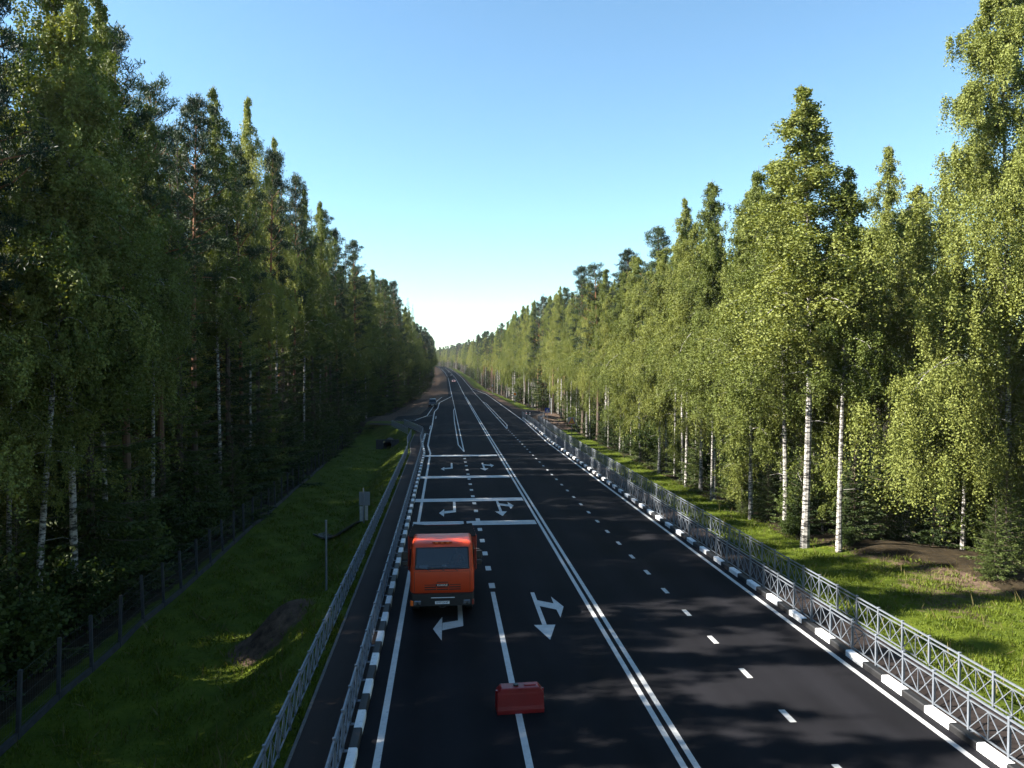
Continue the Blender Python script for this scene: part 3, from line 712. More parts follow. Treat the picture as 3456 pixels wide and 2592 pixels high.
while y < 120:
    i += 1
    plant('young_spruce', rnd.choice(YSPR), float(edgeL(y)) - rnd.uniform(-.1, 1.6), y, rnd.uniform(.6, 1.5), f"young spruce in deep shade behind the concrete fence, {ordinal(i)} one", 'small spruce', 'young spruces behind the concrete fence')
    y += rnd.uniform(2.0, 4.5)

# counted-out mass: undergrowth and the far-off woods, each ONE object with instances
def gn_scatter(name, pts, yaw, scl, idx, groups, label, cat):
    """groups: list of lists of source objects; every list gives one instance per point, picked by idx"""
    me = bpy.data.meshes.new(name); me.vertices.add(len(pts)); me.vertices.foreach_set('co', np.asarray(pts, dtype=np.float32).ravel())
    for nm, arr, ty in (('yaw', yaw, 'FLOAT'), ('scl', scl, 'FLOAT'), ('pick', idx, 'INT')):
        a = me.attributes.new(nm, ty, 'POINT'); a.data.foreach_set('value', np.asarray(arr, dtype=np.float32 if ty == 'FLOAT' else np.int32))
    o = link(name, me); tag(o, label, cat, kind='stuff')
    ng = bpy.data.node_groups.new(name, 'GeometryNodeTree')
    ng.interface.new_socket('Geometry', in_out='INPUT', socket_type='NodeSocketGeometry'); ng.interface.new_socket('Geometry', in_out='OUTPUT', socket_type='NodeSocketGeometry')
    N = ng.nodes; Lk = ng.links; gi = N.new('NodeGroupInput'); go = N.new('NodeGroupOutput'); jo = N.new('GeometryNodeJoinGeometry')
    def attr(nm, ty):
        a = N.new('GeometryNodeInputNamedAttribute'); a.data_type = ty; a.inputs[0].default_value = nm; return a.outputs[0]
    yw = attr('yaw', 'FLOAT'); sc = attr('scl', 'FLOAT'); pk = attr('pick', 'INT')
    cb = N.new('ShaderNodeCombineXYZ'); Lk.new(yw, cb.inputs[2])
    for g in groups:
        j2 = N.new('GeometryNodeJoinGeometry')
        for so in g:
            oi = N.new('GeometryNodeObjectInfo'); oi.inputs['Object'].default_value = so; oi.inputs['As Instance'].default_value = True; oi.transform_space = 'ORIGINAL'
            Lk.new(oi.outputs['Geometry'], j2.inputs[0])
        ip = N.new('GeometryNodeInstanceOnPoints'); ip.inputs['Pick Instance'].default_value = True
        Lk.new(gi.outputs[0], ip.inputs['Points']); Lk.new(j2.outputs[0], ip.inputs['Instance']); Lk.new(pk, ip.inputs['Instance Index'])
        Lk.new(cb.outputs[0], ip.inputs['Rotation']); Lk.new(sc, ip.inputs['Scale']); Lk.new(ip.outputs[0], jo.inputs[0])
    Lk.new(jo.outputs[0], go.inputs[0])
    md = o.modifiers.new('scatter', 'NODES'); md.node_group = ng
    return o
first = {}
for o in bpy.data.objects:
    if o.type == 'MESH' and o.parent: first.setdefault(o.data.name, o)
so = lambda me: first[me.name]
bsh = []
for i, (x_, y_, s_) in enumerate(((22.0, 41.0, .45), (30.9, 36.9, 1.0), (20.7, 45.2, .6))):
    bsh.append(plant('bush', BUSH[i], x_, y_, s_, ['low leafy bush at the foot of the brightest birch trunks', 'leafy bush at the right margin below the largest birch', 'small leafy bush in the grass at the right forest edge'][i], 'bush', None, parts=('stem', 'foliage')))
first = {}
for o in bpy.data.objects:
    if o.type == 'MESH' and o.parent: first.setdefault(o.data.name, o)
U = []
for side in (0, 1):
    y = 22 if side == 0 else 30
    while y < 230:
        for k in range(5 if side == 0 else 3):
            dd = rnd.uniform(.8, 9 if k < 3 else 18) if k else rnd.uniform(.6, 2.5)
            yy = y + rnd.uniform(-1, 1)
            x = float(edgeL(yy)) - dd if side == 0 else float(edgeR(yy)) + dd + .8
            if side == 1 and yy < 46 and (x < 27.5 or yy < 38): continue
            U.append((x, yy, float(ground_z(x, yy)) - .05, rnd.uniform(.6, 1.5)))
        y += 1.6 if y < 110 else 3.2
gn_scatter('undergrowth', [u[:3] for u in U], [rnd.uniform(0, 6.28) for _ in U], [u[3] for u in U], [rnd.randrange(3) for _ in U], [[so(BUSH[i][0]) for i in range(3)], [so(BUSH[i][1]) for i in range(3)]],
           'leafy undergrowth filling the forest floor between the trunks on both sides', 'undergrowth')
U = []
for side in (-1, 1):
    for row in range(5):
        y = 252 if row == 0 else (212 if row == 1 else 160)
        while y < 1250:
            x = (float(edgeL(y)) - row * 3.8 - rnd.uniform(0, 2)) if side < 0 else (float(edgeR(y)) + row * 4 + rnd.uniform(0, 2))
            x += float(cx(y))
            U.append((x, y, float(ground_z(x, y)) - .05, (rnd.uniform(.80, 1.0)), 0)); y += rnd.uniform(3.6, 6) * (1 if y < 600 else 1.6)
for k in range(360):     # the wood that closes the view where the road swings left
    y = rnd.uniform(820, 1250); x = rnd.uniform(-120, 130)
    if abs(x - float(cx(y)) - 5) < 11 : continue
    U.append((x, y, float(ground_z(x, y)), rnd.uniform(.85, 1.1), 0))
for row in range(5):     # the left forest is deep: more rows added behind to block sun between trunks
    y = 0
    while y < 170:
        x = float(edgeL(y)) - 15 - row * 4 - rnd.uniform(0, 2); U.append((x, y, float(ground_z(x, y)) - .05, rnd.uniform(.78, 1.0), 1)); y += rnd.uniform(3, 5.5)
for k in range(60):  # unseen trees added across the road behind the camera, darkening the windscreen reflection
    x = rnd.uniform(-30, 45); y = -210 - rnd.uniform(0, 50); U.append((x, y, float(ground_z(x, y)), rnd.uniform(.85, 1.1), 0))
for side in (-1, 1):     # the same woods go on beside and behind the viewpoint
    for row in range(3):
        y = -90
        while y < (0 if side < 0 else 27 + row * 5):
            x = -15.5 - row * 4.5 - rnd.uniform(0, 2) if side < 0 else 26.5 + row * 4.5 + rnd.uniform(0, 2)
            U.append((x, y, float(ground_z(x, y)) - .05, rnd.uniform(.8, 1.05), 0)); y += rnd.uniform(4, 6.5)
for k in range(160):
    x = rnd.uniform(-150, 60); y = 1290 + rnd.uniform(0, 60); U.append((x, y, 9, rnd.uniform(.9, 1.1), 0))
SRC = [BIRCH[0], BIRCH[1], BIRCH[4], BIRCH[3], PINE[0], PINE[1], SPRUCE[0]]
wts = [3, 3, 3, 2, 2.2, 2, 1.4]
gn_scatter('distant_forest', [u[:3] for u in U], [rnd.uniform(0, 6.28) for _ in U], [u[3] for u in U], [rnd.choice([4, 6, 6, 6, 1]) if u[4] else pick(list(enumerate(wts))) for u in U], [[so(p[0]) for p in SRC], [so(p[1]) for p in SRC]],
           'far-off mixed forest closing in on both sides of the road towards the horizon', 'forest')

# ---------------------------------------------------------------- grass
def grass(name, areas, label, m=None, tall=1.0, seed=5):
    rg = np.random.default_rng(seed); CV = []; DV = []; LV = []
    for x0, x1, y0, y1, dens in areas:
        n = int((x1 - x0) * (y1 - y0) * dens); x = rg.uniform(x0, x1, n); y = y0 + (y1 - y0) * rg.uniform(0, 1, n) ** 1.5
        p = (np.sin(x * 2.3 + y * 1.1) + np.sin(x * .9 - y * 1.7 + 1) + np.sin(x * 4.1 + y * 3.3)) / 3
        s0 = np.exp(-((x - 24.2) / 2.6) ** 2 - ((y - 41) / 3) ** 2) + np.exp(-((x - 26.5) / 2) ** 2 - ((y - 35) / 2.6) ** 2) + np.exp(-((x + 6.6) / 1.4) ** 2 - ((y - 30) / 1.4) ** 2)
        k = (p > rg.uniform(-1.3, .5, n)) & (s0 < rg.uniform(.15, .7, n)) & (x < edgeR(y) + .5) & (x > edgeL(y) + .8)
        x = x[k]; y = y[k]; n = len(x)
        CV.append(np.stack([x, y, ground_z(x, y) - .01], -1)); DV.append(rg.normal(0, .42, (n, 3)) + np.array([0, 0, 1.])); LV.append(rg.uniform(.06, .2, n) * (1 + .6 * p[k]) * tall)
    c = np.concatenate(CV); d = np.concatenate(DV); L = np.concatenate(LV)
    o = link(name, leaf_obj(name, c, d, L, (L * .16 + .008) / tall, rg, m or M_grassblade)); tag(o, label, 'grass', kind='stuff')
grass('grass', [(-12.4, -4.1, 17, 62, 120), (-3.98, -3.6, 8, 80, 300), (14.3, 14.8, 12, 90, 260), (14.8, 25, 20, 62, 170), (14.8, 20.5, 62, 110, 60), (-12.4, -4.3, 62, 105, 40)],
      'short bright green grass on the verges and banks beside the road')

M_dry = leaf_mat('dry_stalk', (.10, .085, .030), (.22, .185, .075), .1, (1, .9, .5))
grass('dry_weeds', [(-12.4, -4.4, 17, 70, 5), (14.9, 26, 20, 90, 3), (21, 26, 32, 43, 12)], 'sparse dry yellow stalks and weeds standing in the verge grass', M_dry, 2.6, 9)

# ---------------------------------------------------------------- pedestrian railings
SP = 1.372
def post_mesh(plate):
    b = MB(); b.cbox(-.032, .032, -.032, .032, 0, .955, .006); b.cbox(-.04, .04, -.04, .04, .955, .985, .008)
    if plate: b.box(-.11, .13, -.06, .06, 0, .012)
    return b.mesh('post', M_galv)
def panel_mesh(L):
    b = MB(); g = .034; w = .017
    b.box(-.024, .024, g, L - g, .90, .94); b.box(-.02, .02, g, L - g, .775, .80); b.box(-.02, .02, g, L - g, .085, .11)
    b.box(-w * .7, w * .7, L / 2 - .009, L / 2 + .009, .11, .775)
    for a, c in ((g, L / 2 - .009), (L / 2 + .009, L - g)):
        m = (a + c) / 2
        b.tube([(0.006, a, .115), (0.006, c, .77)], .0135, 4); b.tube([(-.006, a, .77), (-.006, c, .115)], .0135, 4)
        b.tube([(-.022, m, .4425), (.022, m, .4425)], .026, 8)
    return b.mesh('panel', M_galv)
PM = [post_mesh(True), post_mesh(False)]; PNL = panel_mesh(SP)
def railing(name, xf, y0, y1, base, plate, label, flip=1, group='pedestrian railings along the road'):
    n = int((y1 - y0) / SP); r = empty(name, (float(xf(y0)), y0, base), 0, label, 'railing', group)
    pts = [(float(xf(y0 + i * SP)) - float(xf(y0)), i * SP) for i in range(n + 1)]
    for i, (x, y) in enumerate(pts):
        o = link('post', PM[0 if plate else 1], r, (x, y, 0), (0, 0, 0 if flip > 0 else math.pi))
        if i < n:
            q = pts[i + 1]; a = -math.atan2(q[0] - x, q[1] - y)
            o = link('panel', PNL, r, (x, y, 0), (0, 0, a))
    return r
railing('pedestrian_railing', lambda y: -2.38 + shl(y), 7.2, 102.5, .062, True, 'grey steel railing between the left kerb and the left footpath')
railing('pedestrian_railing', lambda y: -3.85 + shl(y), 7.2, 101.2, -.03, False, 'grey steel railing on the grass edge left of the left footpath')
railing('pedestrian_railing', lambda y: 12.76 + shr(y), 6.9, 127, .062, True, 'grey steel railing between the right kerb and the right footpath', -1)
railing('pedestrian_railing', lambda y: 14.42 + shr(y), 6.9, 125.6, -.03, False, 'grey steel railing between the right footpath and the grass slope')
def railing_line(p0, p1, label, group='short railings at the crossing paths'):
    d = Vector(p1) - Vector(p0); n = max(1, round(d.length / SP)); s = d.length / n; a = -math.atan2(d.x, d.y)
    r = empty('pedestrian_railing', (p0[0], p0[1], .02), a, label, 'railing', group)
    for i in range(n + 1):
        link('post', PM[1], r, (0, i * s, 0))
        if i < n:
            o = link('panel', PNL, r, (0, i * s, 0)); o.scale = (1, s / SP, 1)
railing_line((-4.9, 103.2), (-7.9, 117), 'short steel railing turning off beside the ditch culvert on the left')
railing_line((-3.0, 104), (-6.2, 119.5), 'short steel railing at the far end of the left footpath beyond the kerb')
railing_line((15.4, 128.5), (17.6, 137), 'short steel railing turning off towards the earth track on the right')
railing_line((13.75, 129), (13.6, 137.5), 'short steel railing at the far end of the right footpath')

# ---------------------------------------------------------------- concrete post fence on the left
fe = empty('concrete_fence', (-12.55, 16.5, -1.98), 0, 'old fence of concrete posts with wire mesh along the dark left forest', 'fence')
pb = MB(); pb.cbox(-.06, .06, -.06, .06, -.1, 2.05, .015); pmesh = pb.mesh('post', M_oldconc)
fx = interp([(16, -12.5), (60, -13.1), (105, -13.5), (115, -13.5)])
pts = []; y = 16.5
while y < 112:
    x = float(fx(y)); pts.append((x, y, float(ground_z(x, y)))); y += 2.5
for i, p in enumerate(pts):
    o = link('post', pmesh, fe, (p[0] + 12.55, p[1] - 16.5, p[2] + 1.98), (rnd.uniform(-.03, .03), rnd.uniform(-.04, .04), rnd.uniform(0, .3)))
    if i < len(pts) - 1:
        q = pts[i + 1]; b = MB()
        A = Vector((p[0] + 12.55, p[1] - 16.5, p[2] + 1.98)); B = Vector((q[0] + 12.55, q[1] - 16.5, q[2] + 1.98))
        for z in (.35, .75, 1.15, 1.55, 1.9): b.tube([A + Vector((0, 0, z)), B + Vector((0, 0, z))], .003, 3)
        if i < 18:
            for t in [k / 17 for k in range(1, 17)]:
                m_ = A.lerp(B, t); b.tube([m_ + Vector((0, 0, .1)), m_ + Vector((0, 0, 1.9))], .0022, 3)
        b.build('wire_panel', M_wire, fe)
        if i < 30:
            b = MB(); d = (B - A).normalized(); s = d.cross(Vector((0, 0, 1))) * .05
            a0 = A + d * .09; b0 = B - d * .09
            b.add([a0 - s, a0 + s, b0 + s, b0 - s, a0 - s + Vector((0, 0, .22)), a0 + s + Vector((0, 0, .22)), b0 + s + Vector((0, 0, .22)), b0 - s + Vector((0, 0, .22))], [(0, 1, 2, 3), (4, 5, 6, 7), (0, 1, 5, 4), (1, 2, 6, 5), (2, 3, 7, 6), (3, 0, 4, 7)])
            b.build('base_slab', M_oldconc, fe)

# ---------------------------------------------------------------- dump truck
def text_mesh(s, size, m, depth=.004, sx=1.0, bold=0):
    cu = bpy.data.curves.new('lettering', 'FONT'); cu.body = s; cu.size = size; cu.extrude = depth; cu.align_x = 'CENTER'; cu.align_y = 'CENTER'; cu.offset = bold
    o = bpy.data.objects.new('lettering', cu); C.objects.link(o)
    dg = bpy.context.evaluated_depsgraph_get(); me = bpy.data.meshes.new_from_object(o.evaluated_get(dg))
    bpy.data.objects.remove(o); me.materials.clear(); me.materials.append(m)
    for v in me.vertices: v.co.x *= sx
    return me
TX, TY = -.11, 27.7
tk = empty('dump_truck', (TX, TY, 0), 0, 'orange dump truck driving towards the camera in the kerbside oncoming lane', 'truck')
def ring(w, yf, yb, z, rf=.17, rb=.06, n=4):
    P = []
    for cxx, cyy, a0, r in ((-w + rf, yf + rf, 180, rf), (w - rf, yf + rf, 270, rf), (w - rb, yb - rb, 0, rb), (-w + rb, yb - rb, 90, rb)):
        for k in range(n + 1):
            a = R(a0 + 90 * k / n); P.append((cxx + r * math.cos(a), cyy + r * math.sin(a), z))
    return P
lv = [(1.12, .03, 2.0, .93), (1.14, 0, 2.02, 1.0), (1.14, 0, 2.02, 1.70), (1.125, .03, 2.0, 1.80), (1.09, .20, 1.98, 2.50), (1.075, .24, 1.97, 2.585), (1.02, .34, 1.92, 2.645), (.90, .55, 1.82, 2.665), (.5, .9, 1.5, 2.67)]
cb = MB(); rings = [ring(w, a, c, z) for w, a, c, z in lv]; nn = len(rings[0])
for r_ in rings: cb.v += r_
for k in range(len(rings) - 1):
    for i in range(nn):
        if k == 3 and i == 4: continue                              # windscreen opening
        j = (i + 1) % nn; cb.f.append((k * nn + i, k * nn + j, (k + 1) * nn + j, (k + 1) * nn + i)); cb.m.append(0)
cb.f.append(tuple(range((len(rings) - 1) * nn, len(rings) * nn))); cb.m.append(0); cb.f.append(tuple(range(nn - 1, -1, -1))); cb.m.append(0)
cab = cb.build('cab', M_orange, tk, smooth=True)
# dark lining inside so the cab reads as hollow
b = MB(); b.box(-1.04, 1.04, .30, 1.9, 1.35, 1.36); b.box(-1.04, 1.04, 1.88, 1.90, 1.36, 2.55); b.box(-1.06, -1.04, .3, 1.9, 1.36, 2.5); b.box(1.04, 1.06, .3, 1.9, 1.36, 2.5); b.box(-1.04, 1.04, .3, 1.9, 2.52, 2.54)
b.cbox(-1.0, 1.0, .12, .55, 1.60, 1.80, .03)
b.build('lining', M_interior, cab)
# windscreen slab with rubber frame
def onfront(z, o=0): return .03 + (z - 1.80) / .70 * .17 - o
gm = MB(); gm.add([(-.93, onfront(1.80, .012), 1.80), (.93, onfront(1.80, .012), 1.80), (.90, onfront(2.5, .012), 2.5), (-.90, onfront(2.5, .012), 2.5), (-.93, onfront(1.8, .004), 1.80), (.93, onfront(1.8, .004), 1.80), (.90, onfront(2.5, .004), 2.5), (-.90, onfront(2.5, .004), 2.5)],
                  [(0, 1, 2, 3), (7, 6, 5, 4), (0, 4, 5, 1), (1, 5, 6, 2), (2, 6, 7, 3), (3, 7, 4, 0)])
ws = gm.build('windscreen', M_glass, tk)
b = MB()
P = [(-.955, 1.79), (.955, 1.79), (.925, 2.51), (-.925, 2.51)]
for p, q in zip(P, P[1:] + P[:1]): b.tube([(p[0], onfront(p[1], .012), p[1]), (q[0], onfront(q[1], .012), q[1])], .02, 6)
b.build('seal', M_black, ws)
for x in (-.42, .08, .55):
    b = MB(); b.tube([(x, -.02, 1.72), (x - .12, -.035, 1.79)], .011, 5); b.tube([(x - .12, -.035, 1.79), (x - .62, -.03, 1.86)], .010, 5); b.build('wiper', M_black, tk)
b = MB(); b.box(-.82, -.5, .06, .16, 1.805, 1.815); b.box(-.82, -.5, .055, .06, 1.80, 1.92); b.build('dashboard_paper', M_white, tk)
b = MB(); b.cbox(-.02, .16, .10, .2, 1.80, 1.9, .02); b.build('dashboard_clutter', M_white, tk)
# front panel seams, grille, badge
b = MB()
for x in (-.985, .985): b.box(x - .006, x + .006, -.003, .02, .98, 1.70)
b.box(-.985, .985, -.003, .02, 1.695, 1.706); b.build('panel_seam', M_black, tk)
b = MB()
for z in (1.06, 1.14):
    for x0, x1 in ((-.63, -.22), (-.19, .21), (.24, .65)): b.box(x0, x1, -.004, .02, z - .019, z + .019)
for x0, x1 in ((-.63, -.25), (.27, .65)): b.box(x0, x1, -.004, .02, 1.21, 1.235)
b.box(-.19, .21, -.004, .02, 1.30, 1.33); b.build('grille', M_black, tk)
bp_ = MB().box(-.235, .235, -.012, -.001, 1.175, 1.255).build('badge_plate', M_black, tk)
o = link('badge_lettering', text_mesh('KAMAZ', .088, M_chr2, .003, 1.25, .0025), bp_, (0, -.018, 1.215), (R(90), 0, 0))
# roof visor recess with marker lamps
b = MB(); b.prism([(-.36, .30), (.36, .30), (.26, .52), (-.26, .52)], 2.66, 2.695); b.build('roof_visor', M_orange, tk)
for x in (-.2, 0, .2): MB().cbox(x - .05, x + .05, .26, .33, 2.63, 2.685, .012).build('marker_lamp', M_amber, tk)
# bumper
bu = MB(); bu.prism([(-1.12, .0), (-1.05, -.10), (1.05, -.10), (1.12, 0), (1.12, .4), (-1.12, .4)], .50, .93)
bum = bu.build('bumper', M_black, tk)
b = MB(); b.tube([(-.40, -.125, .80), (.44, -.125, .80)], .014, 6); b.build('tow_bar', M_chr2, bum)
b = MB(); b.tube([(-.12 + .24 * k / 6, -.09 - .07 * math.sin(math.pi * k / 6), .49 - .03 * math.sin(math.pi * k / 6)) for k in range(7)], .014, 6); b.build('tow_hook', M_black, bum)
for s in (-1, 1):
    hl = MB().cbox(s * .87 - .12, s * .87 + .12, -.118, -.09, .56, .70, .012).build('headlight', M_chrome, tk)
    b = MB(); b.prism([(-.05, .56), (.05, .56), (0, .66)], -.121, -.119, axis='y', M=Matrix.Translation((s * .87, 0, 0))); b.build('reflector', M_black, hl)
MB().cbox(-1.125, -1.02, -.105, .03, .52, .70, .01).build('indicator', M_amber, tk)
MB().cbox(1.03, 1.12, -.09, .03, .52, .70, .01).build('indicator', M_boxred, tk)
pl = MB().box(-.255, .255, -.128, -.112, .568, .68).build('number_plate', M_white, tk)
link('plate_lettering', text_mesh('B 977 CH 47', .088, M_text, .002, .88, .001), pl, (0, -.131, .624), (R(90), 0, 0))
b = MB()
for z in (.571, .677): b.box(-.252, .252, -.130, -.128, z - .003, z + .003)
b.build('plate_border', M_text, pl)
# mirrors
for s in (-1, 1):
    a = MB(); a.tube([(s * 1.10, .25, 2.45), (s * 1.33, .1, 2.47), (s * 1.33, .1, 1.85), (s * 1.13, .2, 1.82)], .012, 5)
    mr_ = a.build('mirror_arm', M_black, tk)
    MB().cbox(s * 1.32 - .1, s * 1.32 + .1, .04, .12, 2.14, 2.42, .02).build('mirror', M_black, mr_)
    MB().cbox(s * 1.32 - .1, s * 1.32 + .1, .04, .12, 1.92, 2.08, .02).build('mirror', M_black, mr_)
for s in (-1, 1):
    b = MB(); b.cbox(s * 1.145 - .012, s * 1.145 + .012, .55, 1.45, 1.78, 2.4, .008); b.build('side_window', M_carglass, tk)
    MB().cbox(s * 1.17 - .015, s * 1.17 + .015, 1.3, 1.45, 1.5, 1.54, .008).build('door_handle', M_black, tk)
    MB().cbox(s * 1.0 - .16, s * 1.0 + .16, .35, .85, .38, .5, .02).build('step', M_black, tk)
# frame, tipper body
b = MB()
for s in (-1, 1): b.box(s * .42 - .05, s * .42 + .05, .4, 6.9, .75, 1.0)
b.box(-.37, .37, 2.2, 2.4, .75, 1.0); b.box(-.37, .37, 6.2, 6.4, .75, 1.0); b.box(-.9, -.47, 2.2, 3.0, .55, .95); b.box(.47, .9, 2.2, 3.0, .55, .95)
b.build('chassis', M_black, tk)
tb = MB()
y0, y1 = 2.28, 6.9; zt0, zt1 = 2.44, 1.98; wx = 1.27; zb = 1.12
for s in (-1, 1):
    vs = [(s * wx, y0, zb), (s * wx, y1, zb + .1), (s * wx, y1, zt1), (s * wx, y0, zt0), (s * (wx - .06), y0, zb), (s * (wx - .06), y1, zb + .1), (s * (wx - .06), y1, zt1), (s * (wx - .06), y0, zt0)]
    tb.add(vs, [(0, 1, 2, 3), (7, 6, 5, 4), (0, 4, 5, 1), (1, 5, 6, 2), (2, 6, 7, 3), (3, 7, 4, 0)])
    for yy in (2.8, 3.7, 4.6, 5.5, 6.4): tb.box(s * (wx + .03) - .03, s * (wx + .03) + .03, yy - .05, yy + .05, zb, zt0 - (yy - y0) * .1 - .04)
tb.box(-wx + .06, wx - .06, y0, y0 + .06, zb, zt0 - .01); tb.box(-wx + .06, wx - .06, y1 - .06, y1, zb + .1, zt1); tb.box(-wx + .06, wx - .06, y0 + .06, y1 - .06, zb, zb + .06)
tip = tb.build('tipper_body', M_boxred, tk)
# tarpaulin sagging over the load
n1, n2 = 9, 14; vs = []; rr = random.Random(3)
for j in range(n2):
    for i in range(n1):
        u = i / (n1 - 1); v = j / (n2 - 1)
        vs.append((-wx - .02 + (2 * wx + .04) * u, y0 - .03 + (y1 - y0 + .05) * v, zt0 + .03 + (zt1 - zt0) * v - .06 * math.sin(math.pi * u) + rr.uniform(-.012, .012)))
fs = [(j * n1 + i, j * n1 + i + 1, (j + 1) * n1 + i + 1, (j + 1) * n1 + i) for j in range(n2 - 1) for i in range(n1 - 1)]
me = bpy.data.meshes.new('tarpaulin'); me.from_pydata(vs, [], fs); me.materials.append(M_tarp); ob = link('tarpaulin', me, tk)
sm = ob.modifiers.new('t', 'SOLIDIFY'); sm.thickness = .02
b = MB()
for s in (-1, 1): b.tube([(s * 1.29, 2.2, 1.2), (s * 1.29, 2.2, 2.52)], .03, 6)
b.build('stake', M_boxred, tk)
def wheel(parent, x, y, r=.5, w=.28, rim=M_machine):
    b = MB(); M_ = []
    n = 28; prof = [(-w / 2, r * .62), (-w / 2, r * .92), (-w * .38, r), (w * .38, r), (w / 2, r * .92), (w / 2, r * .62)]
    for k in range(n):
        a = 2 * math.pi * k / n
        for px_, pr in prof: b.v.append((px_, pr * math.cos(a), pr * math.sin(a)))
    for k in range(n):
        j = (k + 1) % n
        for i in range(5): b.f.append((k * 6 + i, k * 6 + i + 1, j * 6 + i + 1, j * 6 + i)); b.m.append(0)
    t = b.build('wheel', M_rubber, parent, (x, y, r), smooth=True)
    c = MB(); c.tube([(-w * .42, 0, 0), (w * .42, 0, 0)], [r * .64, r * .64], 20); c.tube([(-w * .5, 0, 0), (w * .5, 0, 0)], [r * .2, r * .2], 10)
    c.build('rim', rim, t, smooth=True)
for s in (-1, 1):
    wheel(tk, s * .98, 1.3)
    for yy in (4.6, 5.9): wheel(tk, s * .82, yy, .5, .30); wheel(tk, s * 1.12, yy, .5, .27)
    b = MB(); b.add([(s * .80, .75, .80), (s * 1.15, .75, .80), (s * 1.15, 1.0, 1.05), (s * .80, 1.0, 1.05), (s * .80, 1.6, 1.05), (s * 1.15, 1.6, 1.05), (s * 1.15, 1.9, .8), (s * .8, 1.9, .8)], [(0, 1, 2, 3), (3, 2, 5, 4), (4, 5, 6, 7)]); b.build('mudguard', M_black, tk)

# ---------------------------------------------------------------- driver: one skinned body
def skin_body(name, verts, edges, rads, m, parent=None, loc=(0, 0, 0), sub=2):
    me = bpy.data.meshes.new(name); me.from_pydata(verts, edges, []); me.materials.append(m)
    o = link(name, me, parent, loc)
    md = o.modifiers.new('skin', 'SKIN'); 
    for i, r_ in enumerate(rads): me.skin_vertices[0].data[i].radius = (r_, r_) if not isinstance(r_, tuple) else r_
    me.skin_vertices[0].data[0].use_root = True
    md.use_smooth_shade = True
    s_ = o.modifiers.new('sub', 'SUBSURF'); s_.levels = sub; s_.render_levels = sub
    return o
DX, DY = TX + .52, TY + 1.05
pv = [(0, .15, 1.42), (0, .17, 1.62), (0, .16, 1.85), (0, .14, 2.0), (0, .11, 2.08), (0, .07, 2.17), (0, .07, 2.29),
      (-.19, .13, 1.96), (-.29, -.02, 1.76), (-.17, -.27, 1.83), (.19, .13, 1.96), (.29, -.02, 1.76), (.17, -.27, 1.83),
      (-.1, .1, 1.40), (-.14, -.3, 1.42), (.1, .1, 1.40), (.14, -.3, 1.42), (-.14, -.42, 1.15), (.14, -.42, 1.15)]
pe = [(0, 1), (1, 2), (2, 3), (3, 4), (4, 5), (5, 6), (3, 7), (7, 8), (8, 9), (3, 10), (10, 11), (11, 12), (0, 13), (13, 14), (0, 15), (15, 16), (14, 17), (16, 18)]
pr_ = [.15, (.17, .12), (.19, .13), (.13, .1), .055, .085, .09, .07, .05, .035, .07, .05, .035, .09, .08, .09, .08, .055, .055]
drv = skin_body('person', pv, pe, pr_, M_cloth, None, (DX, DY, 0))
tag(drv, 'driver in dark clothes with a red strap behind the truck windscreen', 'person')
# head skin, hair, strap, hands
hd = MB(); hh_ = MB()
def ell(b, c, rx, ry, rz, n=10, m=12, zc=-9):
    vs = [];
    for i in range(n + 1):
        ph = math.pi * i / n
        for j in range(m): vs.append((c[0] + rx * math.sin(ph) * math.cos(2 * math.pi * j / m), c[1] + ry * math.sin(ph) * math.sin(2 * math.pi * j / m), max(zc, c[2] + rz * math.cos(ph))))
    b.add(vs, [(i * m + j, i * m + (j + 1) % m, (i + 1) * m + (j + 1) % m, (i + 1) * m + j) for i in range(n) for j in range(m)])
ell(hd, (0, .05, 2.2), .085, .105, .125); ell(hd, (0, -.06, 2.185), .014, .02, .022)
for s in (-1, 1): ell(hd, (s * .088, .06, 2.195), .012, .02, .03)
hd.build('face', M_skin, drv, smooth=True)
ell(hh_, (0, .075, 2.235), .092, .105, .105, zc=2.2); hh_.build('hair', M_black, drv, smooth=True)
b = MB()
for s in (-1, 1): b.cbox(s * .034 - .014, s * .034 + .014, -.057, -.045, 2.205, 2.216, .003)
b.box(-.03, .03, -.052, -.045, 2.13, 2.138); b.build('eyes_and_mouth', M_black, drv)
b = MB(); b.tube([(.14, -.0, 2.02), (.06, -.03, 1.85), (-.06, -.03, 1.62)], .03, 6); b.build('strap', M_redcloth, drv)
for s in (-1, 1):
    b = MB(); ell(b, (s * .165, -.31, 1.84), .04, .045, .022)
    for k in range(4): b.tube([(s * .165 - .03 + .02 * k, -.345, 1.845), (s * .165 - .03 + .02 * k, -.378, 1.83), (s * .165 - .03 + .02 * k, -.372, 1.805)], [.0085, .008, .006], 5)
    b.tube([(s * .165 - s * .04, -.31, 1.845), (s * .165 - s * .06, -.34, 1.84)], [.010, .008], 5); b.build('hand', M_skin, drv, smooth=True)
b = MB(); b.tube([(.52 + .2 * math.cos(t), .69 + .06 * math.sin(t), 1.83 + .19 * math.sin(t)) for t in [2 * math.pi * k / 20 for k in range(21)]], .014, 6, caps=False); b.tube([(.52, .69, 1.83), (.52, .4, 1.7)], .03, 6); b.build('steering_wheel', M_black, tk)

